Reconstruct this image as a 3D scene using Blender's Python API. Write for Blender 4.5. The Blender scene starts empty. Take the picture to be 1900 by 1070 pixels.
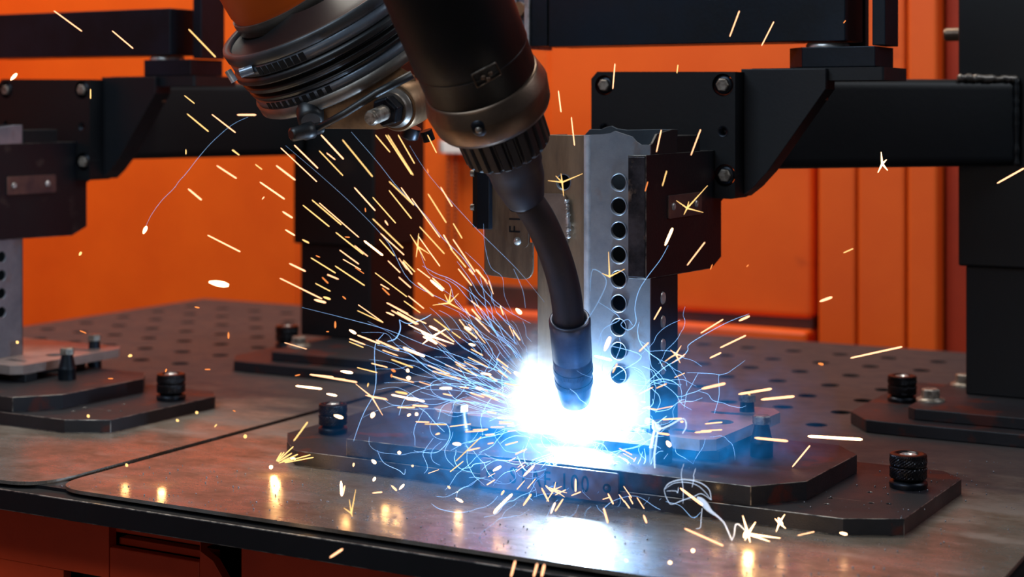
import bpy, bmesh, math, random
from math import sin, cos, tan, atan, atan2, pi, radians, sqrt, exp
from mathutils import Vector, Matrix, noise
from mathutils.geometry import tessellate_polygon

S = bpy.context.scene
COL = S.collection
rnd = random.Random(7)

# ------------------------------------------------------------------ camera model
FPX, CAMH, HOR, ANG = 3060.0, 0.42, 202.0, radians(29)     # focal length in px, lens height over the table, horizon row, table angle
cam_d = bpy.data.cameras.new('camera'); cam = bpy.data.objects.new('camera', cam_d); COL.objects.link(cam)
cam.location = (0, 0, CAMH); cam.rotation_euler = (pi/2, 0, 0)
cam_d.sensor_width = 36; cam_d.lens = FPX/1900*36; cam_d.shift_y = (HOR-535)/1900
cam_d.clip_start = .05; cam_d.clip_end = 60
cam_d.dof.use_dof = True; cam_d.dof.focus_distance = 1.80; cam_d.dof.aperture_fstop = 4.2
S.camera = cam

# ------------------------------------------------------------------ world, lights, exposure
W = bpy.data.worlds.new('world'); S.world = W; W.use_nodes = True
W.node_tree.nodes['Background'].inputs[0].default_value = (.55, .7, 1, 1)
W.node_tree.nodes['Background'].inputs[1].default_value = .06
S.view_settings.view_transform = 'Standard'; S.view_settings.look = 'None'
S.view_settings.exposure = 0; S.view_settings.gamma = 1
S.view_settings.use_curve_mapping = False

def area(name, loc, target, size, power, col, spread=180):
    l = bpy.data.lights.new(name, 'AREA'); l.shape = 'RECTANGLE'; l.size = size[0]; l.size_y = size[1]
    l.energy = power; l.color = col; l.spread = radians(spread)
    o = bpy.data.objects.new(name, l); COL.objects.link(o); o.location = loc
    o.rotation_euler = (Vector(target)-Vector(loc)).to_track_quat('-Z', 'Y').to_euler()
    return o
area('wall_fill_light', (-.6, 2.9, 2.6), (-.2, 4.0, .2), (2.6, .6), 84, (1, .93, .82))  # unseen lamp, added to brighten the orange wall
area('front_fill_high', (-1.5, .3, 2.3), (-.1, 2.0, .1), (1.8, .7), 42, (.68, .84, 1))  # unseen softbox, added for cool sheen on the black metal
area('front_fill_low', (-1.3, -.7, .55), (-.1, 1.8, .2), (1.5, .7), 4, (1, .82, .66))  # unseen fill lamp, added for warm reflections on upright metal faces
area('ceiling_light_right', (2.4, 1.4, 2.2), (.4, 2.2, .2), (.6, 1.4), 20, (.85, .92, 1))

ARC = None
CA, SA = cos(ANG), sin(ANG)
def W3(u, v, z): return Vector((u*CA+v*SA, -u*SA+v*CA, z))          # table axes -> world
def UV(p): return (p[0]*CA-p[1]*SA, p[0]*SA+p[1]*CA, p[2])
def P(x, y, d): return Vector(((x-950)/FPX*d, d, CAMH+(HOR-y)/FPX*d))   # the point d metres away seen at a pixel
def PU(x, y, d): return UV(P(x, y, d))
def onv(x, y, v):                                                   # point on the upright plane v = const
    rx, rz = (x-950)/FPX, (HOR-y)/FPX
    t = v/(rx*SA+CA); return (t*(rx*CA-SA), v, CAMH+rz*t)
def ux(x, v): return onv(x, 0, v)[0]
def onz(x, y, z=0):
    d = (CAMH-z)*FPX/(y-HOR); return UV(((x-950)/FPX*d, d, z))
arc_w = P(1070, 789, 1.845)
al = bpy.data.lights.new('arc_light', 'POINT'); al.energy = 6.5; al.color = (.48, .72, 1); al.shadow_soft_size = .012
alo = bpy.data.objects.new('arc_light', al); COL.objects.link(alo); _a = UV(arc_w); alo.location = W3(_a[0]-.004, 1.660, .074)

# ------------------------------------------------------------------ materials
def srgb(h):
    h = h.lstrip('#'); c = [int(h[i:i+2], 16)/255 for i in (0, 2, 4)]
    return tuple(x/12.92 if x <= .04045 else ((x+.055)/1.055)**2.4 for x in c)+(1,)
def mat(name, col, rough=.5, metal=0, var=None, vscale=8, vlo=.45, vhi=.65, bump=0, bscale=300, rvar=0, stretch=None, spec=.5, third=None):
    m = bpy.data.materials.new(name); m.use_nodes = True; N = m.node_tree.nodes; L = m.node_tree.links
    b = N['Principled BSDF']; b.inputs['Roughness'].default_value = rough; b.inputs['Metallic'].default_value = metal
    b.inputs['Specular IOR Level'].default_value = spec
    c1 = srgb(col); b.inputs['Base Color'].default_value = c1
    tc = N.new('ShaderNodeTexCoord'); mp = N.new('ShaderNodeMapping'); L.new(tc.outputs['Object'], mp.inputs[0])
    if stretch: mp.inputs['Scale'].default_value = stretch
    if var:
        n = N.new('ShaderNodeTexNoise'); n.inputs['Scale'].default_value = vscale; n.inputs['Detail'].default_value = 8; n.inputs['Roughness'].default_value = .62
        L.new(mp.outputs[0], n.inputs['Vector'])
        r = N.new('ShaderNodeMapRange'); r.inputs[1].default_value = vlo; r.inputs[2].default_value = vhi; L.new(n.outputs[0], r.inputs[0])
        mx = N.new('ShaderNodeMix'); mx.data_type = 'RGBA'; L.new(r.outputs[0], mx.inputs[0])
        mx.inputs[6].default_value = c1; mx.inputs[7].default_value = srgb(var); out = mx.outputs[2]
        if third:
            n3 = N.new('ShaderNodeTexNoise'); n3.inputs['Scale'].default_value = vscale*2.3; n3.inputs['Detail'].default_value = 9
            mp3 = N.new('ShaderNodeMapping'); mp3.inputs['Location'].default_value = (3.1, 7.7, 1.3); L.new(tc.outputs['Object'], mp3.inputs[0]); L.new(mp3.outputs[0], n3.inputs['Vector'])
            r3 = N.new('ShaderNodeMapRange'); r3.inputs[1].default_value = third[1]; r3.inputs[2].default_value = third[2]; L.new(n3.outputs[0], r3.inputs[0])
            m3 = N.new('ShaderNodeMix'); m3.data_type = 'RGBA'; L.new(r3.outputs[0], m3.inputs[0]); L.new(out, m3.inputs[6]); m3.inputs[7].default_value = srgb(third[0]); out = m3.outputs[2]
        L.new(out, b.inputs['Base Color'])
        if rvar:
            rr = N.new('ShaderNodeMapRange'); rr.inputs[1].default_value = .3; rr.inputs[2].default_value = .7; rr.inputs[3].default_value = rough-rvar; rr.inputs[4].default_value = rough+rvar
            L.new(n.outputs[0], rr.inputs[0]); L.new(rr.outputs[0], b.inputs['Roughness'])
    if bump:
        nb = N.new('ShaderNodeTexNoise'); nb.inputs['Scale'].default_value = bscale; nb.inputs['Detail'].default_value = 4; L.new(mp.outputs[0], nb.inputs['Vector'])
        bp = N.new('ShaderNodeBump'); bp.inputs['Strength'].default_value = bump; bp.inputs['Distance'].default_value = .001
        L.new(nb.outputs[0], bp.inputs['Height']); L.new(bp.outputs[0], b.inputs['Normal'])
    return m
def glow(name, col, strength):
    m = bpy.data.materials.new(name); m.use_nodes = True; N = m.node_tree.nodes; N.clear()
    e = N.new('ShaderNodeEmission'); e.inputs[0].default_value = col; e.inputs[1].default_value = strength
    o = N.new('ShaderNodeOutputMaterial'); m.node_tree.links.new(e.outputs[0], o.inputs[0])
    m.cycles.emission_sampling = 'NONE'
    return m
M = {
 'orange': mat('orange_paint', '#ea640e', .5, 0, '#dc580a', 3, .4, .7, .05, 60, third=('#a83405', .68, .8)),
 'orange_right': mat('orange_paint_right', '#f06214', .45, 0, '#e4560f', 3, .4, .7, .05, 60, third=('#a83a10', .68, .8)),
 'shaded_red': mat('shaded_red_paint', '#c63a0a', .55, 0, '#a82e08', 4, .4, .7, .08, 80),  # cabinet orange turned deep red: shade below the table put into the colour
 'brown': mat('brown_beam', '#4a2c24', .6, 0, '#38241f', 6),
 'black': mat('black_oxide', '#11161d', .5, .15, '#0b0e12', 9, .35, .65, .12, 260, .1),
 'black_plate': mat('black_plate', '#24242a', .5, .25, '#18191e', 9, .4, .6, .35, 700, .1, third=('#451d18', .585, .64)),
 'blue_steel': mat('blued_steel', '#1d2a38', .38, .55, '#12181f', 10, .35, .65, .15, 200, .08),
 'jaw': mat('jaw_steel', '#10131a', .42, .1, '#0c0e14', 12, .35, .65, .2, 320, .08, third=('#3a322f', .62, .75)),
 'frame': mat('black_frame_paint', '#0f1216', .5, 0, '#090b0e', 5, .35, .65, .15, 160, spec=.35, third=('#261c18', .66, .78)),
 'table': None,
 'galv': mat('galvanised_steel', '#a4aeba', .4, .7, '#7c8590', 14, .35, .65, .1, 500, .08, third=('#8a705c', .6, .8)),
 'galv_shaded': mat('galvanised_inside_shade', '#434b53', .5, .5, '#343b42', 10),  # inside of the post, its shade put into a darker colour
 'cover': mat('cover_sheet_steel', '#a08870', .4, .72, '#6a594c', 12, .35, .65, .12, 400, .08, stretch=(3, 3, .6)),
 'tan': mat('tan_plate_steel', '#97877c', .42, .75, '#7d6d64', 20, .4, .6, .1, 500),
 'work': mat('workpiece_steel', '#b3a29a', .42, .35, '#8f7f79', 20, .35, .65, .12, 500, .06),
 'tag': mat('tag_plate_steel', '#7a5c52', .42, .5, '#4c3d42', 20, .35, .65, .1, 400),
 'bright': mat('bright_steel', '#d6d6d6', .3, .55, '#a3a19c', 60, .4, .6),
 'bolt': mat('bolt_steel', '#a0968a', .4, .45, '#665b50', 120, .4, .6, .2, 600),
 'dark_bolt': mat('dark_bolt_steel', '#2b2f36', .36, .8, '#191b20', 60),
 'knurl': mat('knurled_black_steel', '#2c2b2e', .33, .85, '#1c1a1c', 60),
 'rubber': mat('black_rubber', '#0e1012', .42, 0, '#15171a', 12, spec=.6),
 'band': mat('band_steel', '#7c8794', .34, .5, '#5a626c', 18, .35, .65, .1, 300, .08),
 'band_brown': mat('band_brown_steel', '#86807a', .42, .75, '#5f564c', 18, .35, .65, .1, 300, .08),
 'brass': mat('worn_brass_steel', '#a58462', .42, .7, '#6e543e', 22, .35, .65, .12, 300, .08),
 'collar': mat('collar_bronze', '#7a6553', .38, .75, '#54443a', 14, .35, .65, .1, 300, .08),
 'torch': mat('torch_black_sleeve', '#07080b', .46, 0, '#0c0e12', 10, bump=.1, spec=.3),
 'nut': mat('torch_nut', '#1c171b', .5, .1, '#100e12', 20),
 'neck': mat('torch_neck', '#2a2126', .55, .2, '#1c1820', 16),
 'nozzle': mat('nozzle_metal', '#565c6c', .36, .7, '#3a3f50', 24, .35, .65, .08, 300),
 'rib': mat('post_bend_highlight', '#c3c8d0', .4, .4, '#a0a4ac', 30, .4, .6),  # galvanised bend in paler steel, its highlight put into the colour
 'rim': mat('dark_rim', '#4c4e50', .4, .4, '#34363a', 18),
 'jaw_face': mat('lit_jaw_face', '#4a4a52', .36, .6, '#1a1b22', 22, .4, .6, .2, 320, .08, third=('#8a7668', .62, .75)),  # jaw front paler than its side: bright reflections put into the colour
 'white': mat('white_tag', '#f2f2f0', .5),
 'edge': mat('worn_bright_edge', '#8e8a84', .4, .7, '#3a3a3c', 60, .42, .58),
 'void': mat('gap_shade', '#050506', .9),  # near-black for gaps and openings, their shade put into the colour
 'chain': mat('chain_metal', '#7d3b22', .45, .5),
 'ink': mat('engraving_ink', '#101218', .7, spec=.2),
 'pellet': mat('spatter_pellet', '#8a8e96', .4, .6),
 'spark': glow('spark_glow', (1, .47, .24, 1), 2.6),
 'spark_hot': glow('spark_hot_glow', (1, .55, .28, 1), 7),
 'spark_yellow': glow('spark_yellow_glow', (1, .58, .2, 1), 1.7),
 'spark_dim': glow('spark_dim_glow', (1, .28, .07, 1), 1.3),
}
def table_material():
    m = bpy.data.materials.new('worn_table_steel'); m.use_nodes = True; N = m.node_tree.nodes; L = m.node_tree.links
    b = N['Principled BSDF']; tc = N.new('ShaderNodeTexCoord')
    def noi(scale, det, st=(1, 1, 1)):
        mp = N.new('ShaderNodeMapping'); mp.inputs['Scale'].default_value = st; L.new(tc.outputs['Object'], mp.inputs[0])
        n = N.new('ShaderNodeTexNoise'); n.inputs['Scale'].default_value = scale; n.inputs['Detail'].default_value = det; n.inputs['Roughness'].default_value = .65
        L.new(mp.outputs[0], n.inputs['Vector']); return n.outputs[0]
    def rng(x, a, bb, c=0, d=1, st='LINEAR'):
        r = N.new('ShaderNodeMapRange'); r.interpolation_type = st
        for i, q in enumerate((a, bb, c, d)): r.inputs[i+1].default_value = q
        L.new(x, r.inputs[0]); return r.outputs[0]
    def mix(f, a, bb, ty='MIX'):
        k = N.new('ShaderNodeMix'); k.data_type = 'RGBA'; k.blend_type = ty; L.new(f, k.inputs[0])
        for i, q in ((6, a), (7, bb)):
            if isinstance(q, tuple): k.inputs[i].default_value = q
            else: L.new(q, k.inputs[i])
        return k.outputs[2]
    def math_(op, a, bb):
        k = N.new('ShaderNodeMath'); k.operation = op
        for i, q in enumerate((a, bb)):
            if isinstance(q, (int, float)): k.inputs[i].default_value = q
            else: L.new(q, k.inputs[i])
        return k.outputs[0]
    sx = N.new('ShaderNodeSeparateXYZ'); L.new(tc.outputs['Object'], sx.inputs[0])
    n1 = noi(7, 9, (1, 2.2, 1)); n2 = noi(26, 8, (1, 1.6, 1)); n3 = noi(500, 3)
    # worn bright strip in front where work is slid over it, black scale and soot further back (object y runs from the front edge)
    wob = math_('ADD', sx.outputs[1], math_('MULTIPLY', math_('SUBTRACT', n1, .5), .55))
    worn = rng(wob, .22, .62, 1, 0, 'SMOOTHSTEP')
    base = mix(rng(n2, .35, .66), srgb('#bcb0a2'), srgb('#86796a'))
    base = mix(rng(n1, .5, .7), base, srgb('#cac2b8'))
    soot = mix(rng(n2, .4, .65), srgb('#3a3636'), srgb('#2b2a2d'))
    col = mix(worn, soot, base)
    col = mix(rng(n3, .62, .7, 0, .5), col, srgb('#30302f'))
    L.new(col, b.inputs['Base Color'])
    L.new(rng(worn, 0, 1, .1, .78), b.inputs['Metallic'])
    ro = math_('ADD', rng(worn, 0, 1, .56, .27), rng(n2, .3, .7, -.06, .1)); L.new(ro, b.inputs['Roughness'])
    bp = N.new('ShaderNodeBump'); bp.inputs['Strength'].default_value = .25; bp.inputs['Distance'].default_value = .0008
    L.new(noi(160, 6), bp.inputs['Height']); L.new(bp.outputs[0], b.inputs['Normal'])
    return m
M['table'] = table_material()

# ------------------------------------------------------------------ mesh building (coordinates in table axes u, v, z)
def fr(ax):
    ax = Vector(ax).normalized(); a = ax.orthogonal().normalized(); return a, ax.cross(a).normalized(), ax
class MB:
    def __init__(s): s.v = []; s.f = []; s.sm = []
    def add(s, vs, fs, smooth=False):
        o = len(s.v); s.v += [Vector(q) for q in vs]; s.f += [tuple(i+o for i in f) for f in fs]; s.sm += [smooth]*len(fs); return s
    def box(s, u0, u1, v0, v1, z0, z1):
        p = [(a, b, c) for c in (z0, z1) for a, b in ((u0, v0), (u1, v0), (u1, v1), (u0, v1))]
        return s.add(p, [(3, 2, 1, 0), (4, 5, 6, 7), (0, 1, 5, 4), (1, 2, 6, 5), (2, 3, 7, 6), (3, 0, 4, 7)])
    def prism(s, poly, a, b, axis='z', holes=()):
        """outline poly (two coords) extruded from a to b along axis; holes are inner outlines"""
        def mk(q, h):
            x, y = q
            return {'z': (x, y, h), 'u': (h, x, y), 'v': (x, h, y)}[axis]
        loops = [list(poly)]+[list(h) for h in holes]
        flat = [q for l in loops for q in l]; n = len(flat)
        tris = tessellate_polygon([[Vector((q[0], q[1], 0)) for q in l] for l in loops])
        vs = [mk(q, a) for q in flat]+[mk(q, b) for q in flat]
        fs = [tuple(t) for t in tris]+[tuple(i+n for i in reversed(t)) for t in tris]
        k = 0
        for l in loops:
            m = len(l)
            for i in range(m): j = (i+1) % m; fs.append((k+i, k+j, k+j+n, k+i+n))
            k += m
        return s.add(vs, fs)
    def lathe(s, org, ax, prof, n=40, cap=True, smooth=True, ref=None):
        """prof: (distance along axis, radius)"""
        a, b, c = fr(ax)
        if ref is not None:
            b = c.cross(Vector(ref)).normalized(); a = b.cross(c)
        org = Vector(org); vs = []; fs = []
        for h, r in prof:
            for k in range(n):
                t = 2*pi*k/n; vs.append(org+c*h+(a*cos(t)+b*sin(t))*r)
        m = len(prof)
        for i in range(m-1):
            for k in range(n):
                kk = (k+1) % n; fs.append((i*n+k, i*n+kk, (i+1)*n+kk, (i+1)*n+k))
        s.add(vs, fs, smooth)
        if cap:
            s.add([vs[k] for k in range(n)], [tuple(reversed(range(n)))]); s.add([vs[(m-1)*n+k] for k in range(n)], [tuple(range(n))])
        return s
    def cyl(s, p0, p1, r0, r1=None, n=24, smooth=True, rot=0):
        p0 = Vector(p0); p1 = Vector(p1); return s.lathe(p0, p1-p0, [(0, r0), ((p1-p0).length, r0 if r1 is None else r1)], n, True, smooth)
    def tube(s, pts, rad, n=8, smooth=True):
        pts = [Vector(p) for p in pts]; m = len(pts)
        if isinstance(rad, (int, float)): rad = [rad]*m
        vs = []; fs = []; a = None
        for i, p in enumerate(pts):
            t = (pts[min(i+1, m-1)]-pts[max(i-1, 0)])
            if t.length < 1e-9: t = Vector((0, 0, 1))
            t.normalize()
            a = t.orthogonal().normalized() if a is None else (a-t*a.dot(t))
            if a.length < 1e-6: a = t.orthogonal()
            a.normalize(); b = t.cross(a)
            for k in range(n): th = 2*pi*k/n; vs.append(p+(a*cos(th)+b*sin(th))*rad[i])
        for i in range(m-1):
            for k in range(n): kk = (k+1) % n; fs.append((i*n+k, i*n+kk, (i+1)*n+kk, (i+1)*n+k))
        fs.append(tuple(reversed(range(n)))); fs.append(tuple((m-1)*n+k for k in range(n)))
        return s.add(vs, fs, smooth)
    def ball(s, c, r, seg=10, rings=6):
        c = Vector(c); vs = [c+Vector((0, 0, r))]; fs = []
        for i in range(1, rings):
            ph = pi*i/rings
            for k in range(seg): t = 2*pi*k/seg; vs.append(c+Vector((sin(ph)*cos(t), sin(ph)*sin(t), cos(ph)))*r)
        vs.append(c-Vector((0, 0, r)))
        for k in range(seg):
            kk = (k+1) % seg; fs.append((0, 1+k, 1+kk)); e = 1+(rings-2)*seg; fs.append((len(vs)-1, e+kk, e+k))
            for i in range(rings-2): q = 1+i*seg; fs.append((q+k, q+seg+k, q+seg+kk, q+kk))
        return s.add(vs, fs, True)
    def build(s, name, m, parent=None, bevel=0, seg=2, fix=True, edge=None):
        org = Vector(parent['org']) if parent is not None else Vector(sum((v for v in s.v), Vector())/len(s.v))
        me = bpy.data.meshes.new(name); me.from_pydata([v-org for v in s.v], [], s.f)
        me.polygons.foreach_set('use_smooth', s.sm)
        me.materials.append(M[m] if isinstance(m, str) else m)
        if fix:
            bm = bmesh.new(); bm.from_mesh(me); bmesh.ops.recalc_face_normals(bm, faces=bm.faces); bm.to_mesh(me); bm.free()
        o = bpy.data.objects.new(name, me); COL.objects.link(o)
        if parent is not None: o.parent = parent; o['org'] = list(org)
        else: o.location = W3(*org); o.rotation_euler = (0, 0, -ANG); o['org'] = list(org)
        if bevel:
            b = o.modifiers.new('edge', 'BEVEL'); b.width = bevel; b.segments = seg; b.limit_method = 'ANGLE'; b.angle_limit = radians(40)
            if edge: me.materials.append(M[edge]); b.material = 1
        return o
def tag(o, label, cat, group=None, kind=None):
    o['label'] = label; o['category'] = cat
    if group: o['group'] = group
    if kind: o['kind'] = kind
    return o
def thing(name, org, label, cat, group=None):
    o = bpy.data.objects.new(name, None); COL.objects.link(o); o.location = W3(*org); o.rotation_euler = (0, 0, -ANG)
    o.empty_display_size = .02; o['org'] = list(org); return tag(o, label, cat, group)
def struct(o): o['kind'] = 'structure'; return o
def circ(c, r, n=20, ph=0): return [(c[0]+r*cos(2*pi*k/n+ph), c[1]+r*sin(2*pi*k/n+ph)) for k in range(n)]
def rounded(poly, radii, n=6):
    out = []; m = len(poly)
    for i, p in enumerate(poly):
        r = radii[i] if isinstance(radii, (list, tuple)) else radii
        if r <= 0: out.append(p); continue
        p = Vector(p); a = (Vector(poly[i-1])-p); b = (Vector(poly[(i+1) % m])-p); a.normalize(); b.normalize()
        p0, p1 = p+a*r, p+b*r
        for k in range(n+1):
            t = k/n; q = p0*(1-t)**2+p*2*t*(1-t)+p1*t*t; out.append((q.x, q.y))
    return out
def text(name, body, size, origin, xdir, ydir, parent, m='ink', depth=.0004, sx=1):
    c = bpy.data.curves.new(name, 'FONT'); c.body = body; c.size = size; c.extrude = depth; c.align_x = 'CENTER'; c.align_y = 'CENTER'; c.resolution_u = 3
    c.space_character = 1.25
    o = bpy.data.objects.new(name, c); COL.objects.link(o)
    dg = bpy.context.evaluated_depsgraph_get(); me = bpy.data.meshes.new_from_object(o.evaluated_get(dg)); bpy.data.objects.remove(o)
    X = Vector(xdir).normalized(); Y = Vector(ydir).normalized(); Z = X.cross(Y); org = Vector(origin)-Vector(parent['org'])
    for v in me.vertices: v.co = org+X*v.co.x*sx+Y*v.co.y+Z*v.co.z
    me.materials.clear(); me.materials.append(M[m])
    o = bpy.data.objects.new(name, me); COL.objects.link(o); o.parent = parent; o['org'] = list(parent['org'])
    return o
def hexcap(mb, c, ax, r, h, ph=0):
    a, b, cc = fr(ax); c = Vector(c)
    vs = [c+(a*cos(pi/3*k+ph)+b*sin(pi/3*k+ph))*r for k in range(6)]
    vs += [v+cc*h*.85 for v in vs]; vs += [c+cc*h+(a*cos(pi/3*k+ph)+b*sin(pi/3*k+ph))*r*.86 for k in range(6)]
    fs = [tuple(reversed(range(6)))]+[(k, (k+1) % 6, 6+(k+1) % 6, 6+k) for k in range(6)]+[(6+k, 6+(k+1) % 6, 12+(k+1) % 6, 12+k) for k in range(6)]+[tuple(range(12, 18))]
    return mb.add(vs, fs)

# ------------------------------------------------------------------ setting: floor, walls
VW = 3.1
fl = MB().box(-6, 3, -1, VW+1, -.95, -.9).build('floor', mat('workshop_floor', '#3a3734', .7, 0, '#2b2927', 3)); struct(fl)
# back wall: orange cell panels with upright folds
wb = bpy.data.objects.new('wall_back', None); COL.objects.link(wb); wb['org'] = [-1.5, VW, 0]; wb.location = W3(-1.5, VW, 0); wb.rotation_euler = (0, 0, -ANG); wb['kind'] = 'structure'
x1020, x870, x1515 = ux(1022, VW), ux(862, VW), ux(1515, VW)
MB().box(-4.5, x870-.45, VW, VW+.03, -.9, 1.6).build('wall_panel', 'orange', wb, .002)
MB().box(x870-.447, x1020, VW-.004, VW+.03, -.9, 1.6).build('wall_panel', 'orange', wb, .004)
MB().box(x1020+.001, x1515, VW-.022, VW+.03, .012+.0, 1.6).build('wall_panel', 'orange_right', wb, .012, 4)
xs = [ux(x, VW-.05) for x in (1516, 1589, 1681, 1741)]
for a, b in zip(xs, xs[1:]): MB().box(a+.002, b-.002, VW-.05, VW, -.9, 1.6).build('fold_panel', 'orange_right', wb, .006, 3)
MB().box(xs[-1]+.001, ux(2150, VW), VW-.0, VW+.03, -.9, 1.6).build('wall_panel', 'shaded_red', wb, .002)  # recess side at the right, its shade put in as deeper red
zb = lambda y: onv(1400, y, VW)[2]
MB().box(x1020-.2, x1515-.003, VW-.012, VW+.02, zb(603), zb(556)).build('lower_beam', 'brown', wb, .003)
MB().box(x1020-.2, x1515-.003, VW-.05, VW+.02, zb(640), zb(603)).build('lower_ledge', 'orange_right', wb, .006)
MB().box(-4.5, 3, VW+.03, VW+.05, -.9, 1.6).build('backing_sheet', 'shaded_red', wb)
wl = MB().box(-3.35, -3.3, 0, VW+.05, -.9, 1.6).build('wall_left', 'orange'); struct(wl)
# bead chains and the white tag hanging on the wall
for i, xx in enumerate((832, 845)):
    mb = MB()
    u = ux(xx, VW-.03)
    z0, z1 = onv(xx, 455, VW-.03)[2], onv(xx, 284, VW-.03)[2]
    n = 22
    mb.tube([(u, VW-.03, z0), (u, VW-.03, z1)], .0012, 6)
    for k in range(n+1): mb.ball((u, VW-.03, z0+(z1-z0)*k/n), .0042, 8, 6)
    tag(mb.build('bead_chain', 'chain'), 'thin bead chain below the white tag, %s one of the pair' % ('left' if i == 0 else 'right'), 'chain', 'bead chains on the wall')
q0, q1 = onv(822, 284, VW-.03), onv(860, 262, VW-.03)
wt = thing('wall_tag', (q0[0], VW-.03, q0[2]), 'small bright white tag on the orange wall behind the torch nut', 'tag')
MB().box(q0[0]+.003, q1[0]+.02, VW-.04, VW-.012, q0[2], q1[2]).build('tag_face', 'white', wt, .002)
MB().box(q0[0]-.003, q0[0]+.0035, VW-.043, VW-.012, q0[2]+.001, q1[2]+.003).build('clip', 'bright', wt, .001)

# ------------------------------------------------------------------ welding table
ZT, TH = 0, .004
tb = thing('welding_table', (-1.4, 1.355, -.02), 'steel welding table with two worn sheet tops and rows of round holes', 'table')
def holes(u0, u1, v0, v1, skip=()):
    hs = []
    k = 0
    while True:
        u = -.374-.0838*k
        if u < u0: break
        if u < u1:
            for j in range(-2, 8):
                v = 2.115+.1045*j
                if v0 < v < v1 and not any(a < u < b and c < v < d for a, b, c, d in skip): hs.append((u, v))
        k += 1
    return hs
bg_skip = [(-.70, -.2, 1.99, 2.45), (-1.75, -1.2, 1.95, 2.5)]
hR = [h for h in holes(-1.30, -.36, 2.03, 2.82, bg_skip)]
hL = [h for h in holes(-2.33, -1.4, 2.1, 2.82, bg_skip)]
rr = rounded([(-1.342, 1.357), (-.331, 1.357), (-.331, 2.865), (-1.342, 2.865)], [.05, .004, .004, .004], 8)
MB().prism(rr, -TH, 0, 'z', [circ(h, .0145, 18) for h in hR]).build('sheet_top', 'table', tb, .0008, edge='edge')
rl = rounded([(-2.37, 1.353), (-1.356, 1.353), (-1.356, 2.865), (-2.37, 2.865)], [.004, .06, .004, .004], 8)
MB().prism(rl, -TH, 0, 'z', [circ(h, .0145, 18) for h in hL]).build('sheet_top', 'table', tb, .0008, edge='edge')
# hole collars set a little below the sheet, seen inside the holes
for hs in (hR, hL):
    for i, h in enumerate(hs):
        if i == 0:
            o0 = MB().lathe((h[0], h[1], -.02), (0, 0, 1), [(0, .0144), (.0145, .0144), (.0145, .012), (0, .012)], 14, False).build('hole_bushing', 'dark_bolt', tb); first = h
        else:
            o = o0.copy(); COL.objects.link(o); o.parent = tb; o.location = (h[0]-first[0], h[1]-first[1], 0)
MB().box(-2.37, -.331, 1.40, 2.865, -.032, -.024).build('under_plate', 'void', tb)
MB().box(-2.4, .3, 1.3445, 1.375, -.031, -.0075).build('front_rail', 'frame', tb, .0012, edge='edge')
MB().box(-2.37, .3, 1.368, 1.40, -.03, -TH).build('rail_back', 'frame', tb)
MB().box(-.326, .3, 1.357, 2.865, -.03, -.012).build('side_deck', 'frame', tb, .002)
MB().box(-2.37, -.331, 2.85, 2.865, -.06, -TH).build('rear_rail', 'frame', tb, .001)
MB().box(-2.37, -2.355, 1.375, 2.865, -.06, -TH).build('side_rail', 'frame', tb, .001)
# cabinet below
cb = thing('table_cabinet', (-1.2, 1.42, -.9), 'dark orange-red sheet cabinet front below the table edge', 'cabinet')
VC = 1.405
z_ = lambda y, x=250: onv(x, y, VC)[2]
def cu(x): return ux(x, VC)
zs = {k: z_(y, 202) for k, y in (('t', 970), ('b', 1014), ('o', 1072))}
MB().box(-2.4, cu(202), VC, VC+.012, zs['o'], -.045).build('front_panel', 'shaded_red', cb)
MB().box(cu(202)+.0004, cu(370), VC, VC+.012, zs['o'], zs['b']).build('front_panel', 'shaded_red', cb, .002)
MB().box(cu(202), cu(370), VC, VC+.012, zs['t'], -.045).build('front_panel', 'shaded_red', cb, .001)
MB().prism([(cu(370)+.0004, zs['o']), (cu(432), zs['o']), (cu(418), zs['o']+.018), (cu(395), zs['b']+.004), (cu(372), zs['b']+.012), (cu(372), -.045), (cu(370)+.0004, -.045)], VC, VC+.012, 'v').build('front_panel', 'shaded_red', cb, .001)
MB().box(-2.4, cu(118), VC, VC+.012, -.88, zs['o']-.0006).build('front_panel', 'shaded_red', cb)
MB().box(cu(118)+.0004, cu(520), VC+.03, VC+.035, -.88, zs['o']-.0006).build('opening_shade_sheet', 'void', cb)  # black sheet put in for the shade inside the opening
MB().box(cu(446), cu(900), VC, VC+.012, -.88, -.045).build('front_panel', 'shaded_red', cb, .003)
MB().box(cu(198), cu(372), VC+.012, VC+.03, zs['t']-.013, zs['t']-.004).build('slot_slat', 'shaded_red', cb, .002)
MB().box(cu(198), cu(372), VC+.02, VC+.034, zs['b']-.002, zs['b']+.006).build('slot_slat', 'shaded_red', cb, .001)
MB().box(-2.4, .3, VC+.1, VC+.12, -.88, -.04).build('rear_panel', 'void', cb)
MB().box(-2.4, .3, VC+.013, VC+.1, -.05, -.034).build('top_rail', 'frame', cb)
MB().box(-2.3, -2.2, VC+.02, VC+.1, -.9, -.05).build('leg', 'frame', cb); MB().box(-.3, -.2, VC+.02, VC+.1, -.9, -.05).build('leg', 'frame', cb)

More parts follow.
